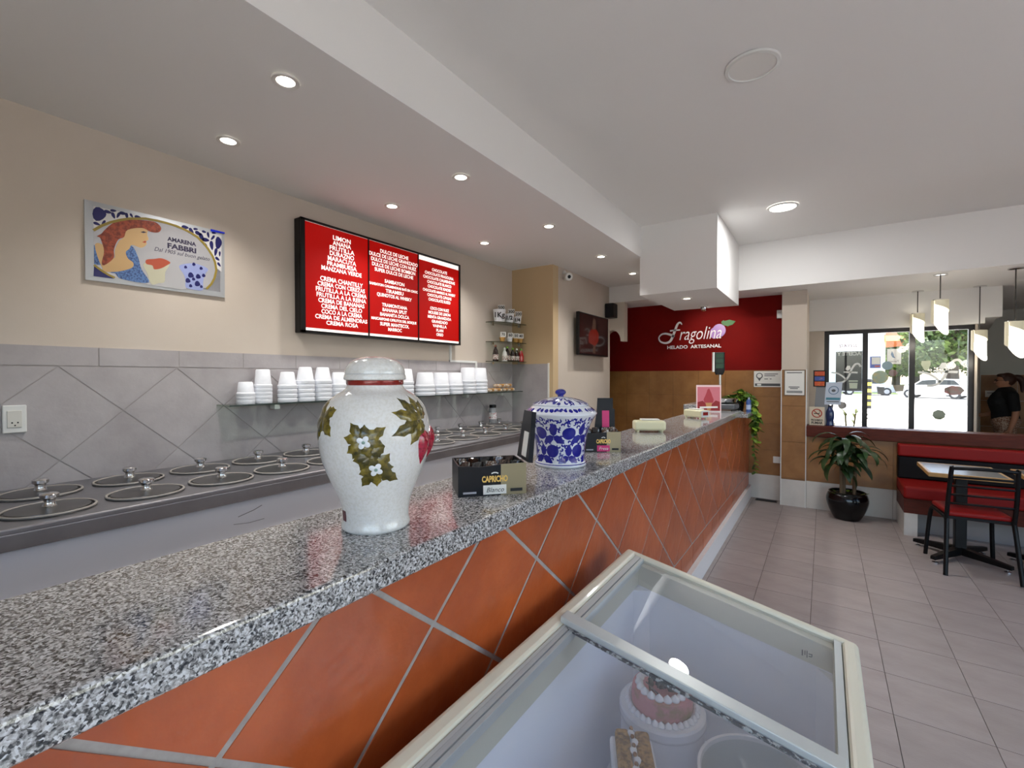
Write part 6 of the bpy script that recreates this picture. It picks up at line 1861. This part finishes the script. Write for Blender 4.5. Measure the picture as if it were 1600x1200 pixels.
# car parked across the street
CARW = mat('car_white', 'E4E5E6', 0.2, coat=0.6)
CARG = mat('car_glass', '20262A', 0.08, coat=0.5)
def car(x, y, rz, label, paint):
    e = thing('parked_car', label, 'car', (x, y, -0.12), rz, 'cars in the street')
    side = [(-2.05, 0.32), (-2.08, 0.62), (-1.98, 0.90), (-1.72, 0.98), (-1.30, 1.42), (-0.2, 1.46), (0.55, 1.40), (1.10, 0.98), (1.85, 0.86), (2.06, 0.64), (2.08, 0.34), (1.9, 0.26), (-1.9, 0.26)]
    MB().prism(side, frame((0, 0, 0), (1, 0, 0), (0, 0, 1)), -0.82, 0.82).build('body', paint, e, bevel=0.06, seg=3)
    for s in (-1, 1):
        fr = frame((0, 0, 0), (1, 0, 0), (0, 0, 1)) if s < 0 else frame((0, 0, 0), (-1, 0, 0), (0, 0, 1))
        g = [(-1.58, 1.0), (-1.25, 1.36), (-0.35, 1.39), (-0.35, 1.0)] if s < 0 else [(1.58, 1.0), (1.25, 1.36), (0.35, 1.39), (0.35, 1.0)]
        MB().prism(g, fr, 0.815, 0.826).build('side_window', CARG, e)
        g = [(-0.27, 1.0), (-0.27, 1.39), (0.5, 1.34), (0.95, 1.0)] if s < 0 else [(0.27, 1.0), (0.27, 1.39), (-0.5, 1.34), (-0.95, 1.0)]
        MB().prism(g, fr, 0.815, 0.826).build('side_window', CARG, e)
        for cx in (-1.3, 1.28):
            w = MB().lathe([(0.20, -0.11), (0.31, -0.11), (0.33, -0.08), (0.33, 0.08), (0.31, 0.11), (0.20, 0.11)], 24, mtx=Matrix.Translation((cx, s * 0.76, 0.33)) @ Matrix.Rotation(PI / 2, 4, 'X')).build('wheel', mat('tyre', '151515', 0.8), e, True)
            MB().lathe([(0.19, -0.112), (0.19, 0.112)], 18, mtx=Matrix.Translation((cx, s * 0.76, 0.33)) @ Matrix.Rotation(PI / 2, 4, 'X')).build('hub_cap', mat('hub_grey', '9A9C9E', 0.3, 0.6), w, True)
        MB().box(-2.09, -1.98, s * 0.60 - 0.16, s * 0.60 + 0.16, 0.66, 0.84).build('tail_light', mat('tail_red', 'B01818', 0.3, coat=0.4), e, bevel=0.02)
    MB().prism([(-0.62, 1.0), (0.62, 1.0), (0.54, 1.37), (-0.54, 1.37)], frame((-1.80, 0, 0.12), (0, -1, 0), (0.25, 0, 0.97)), 0.0, 0.02).build('rear_window', CARG, e)
    MB().box(-2.095, -2.07, -0.26, 0.26, 0.50, 0.61).build('number_plate', WHITE_PLASTIC, e)
car(6.9, 46.3, 2.75, 'white hatchback parked in the street seen through the widest pane', CARW)
car(3.1, 51.0, 0.1, 'silver hatchback across the street seen through the middle pane', mat('car_silver', 'A9ADB0', 0.25, 0.4, coat=0.5))
# striped post, white neighbouring building and shop awning
sp_ = thing('striped_post', 'yellow and black striped bollard outside the middle pane', 'bollard', (1.95, 30.0, -0.14))
for k in range(9):
    MB().lathe([(0.11, 0.17 * k), (0.11, 0.17 * (k + 1))], 16).build('band', mat('post_yellow', 'D9B43A', 0.5) if k % 2 else BLACK_PLASTIC, sp_, True)
bd = thing('neighbour_building', 'sunlit white building with an orange awning at the left of the street', 'building', (-3.0, 58.0, -0.14))
MB().box(-12.0, 8.0, 0, 4, 0, 8.5).build('wall', mat('white_render', 'E2E0DA', 0.8), bd)
MB().add([(7.9, -1.6, 4.4), (10.4, -1.6, 4.6), (10.4, 1, 5.6), (7.9, 1, 5.6), (7.9, -1.6, 5.0), (10.4, -1.6, 5.0), (10.4, 1, 6.2), (7.9, 1, 6.2)], BOXF).build('awning', mat('awning_orange', 'C46A34', 0.7), bd)
w = MB().box(-0.6, 1.0, -0.03, 0.05, 0.9, 2.3).build('window', DARK_FRAME, bd)
MB().box(-0.5, 0.9, -0.04, -0.03, 1.0, 2.2).build('pane', CARG, w)
MB().box(1.5, 2.5, -0.04, 0.05, 0, 2.2).build('door', DARK_WOOD, bd)
pl = thing('window_shrub', 'thin leafy shrub growing outside the first window pane', 'shrub', (0.30, 8.3, -0.14))
rnd = random.Random(9)
SH = leaf_mesh(0.16, 0.035, mat('shrub_leaf', '8FA056', 0.5, vary=0.2), 0.2, 0.3, 5, False)
for q in range(4):
    a = q * 1.7
    P = smooth_path([(0, 0, 0), (0.08 * math.cos(a), 0.06 * math.sin(a), 0.6), (0.22 * math.cos(a), 0.12 * math.sin(a), 1.15)], 6)
    MB().tube(P, 0.012, 6).build('stem', mat('shrub_stem', '6E6A40', 0.7), pl, True)
    for i in range(4, len(P)):
        for z in range(2):
            put_leaf(pl, [SH], P[i], rnd.uniform(0, 6.28), rnd.uniform(0.1, 0.9))
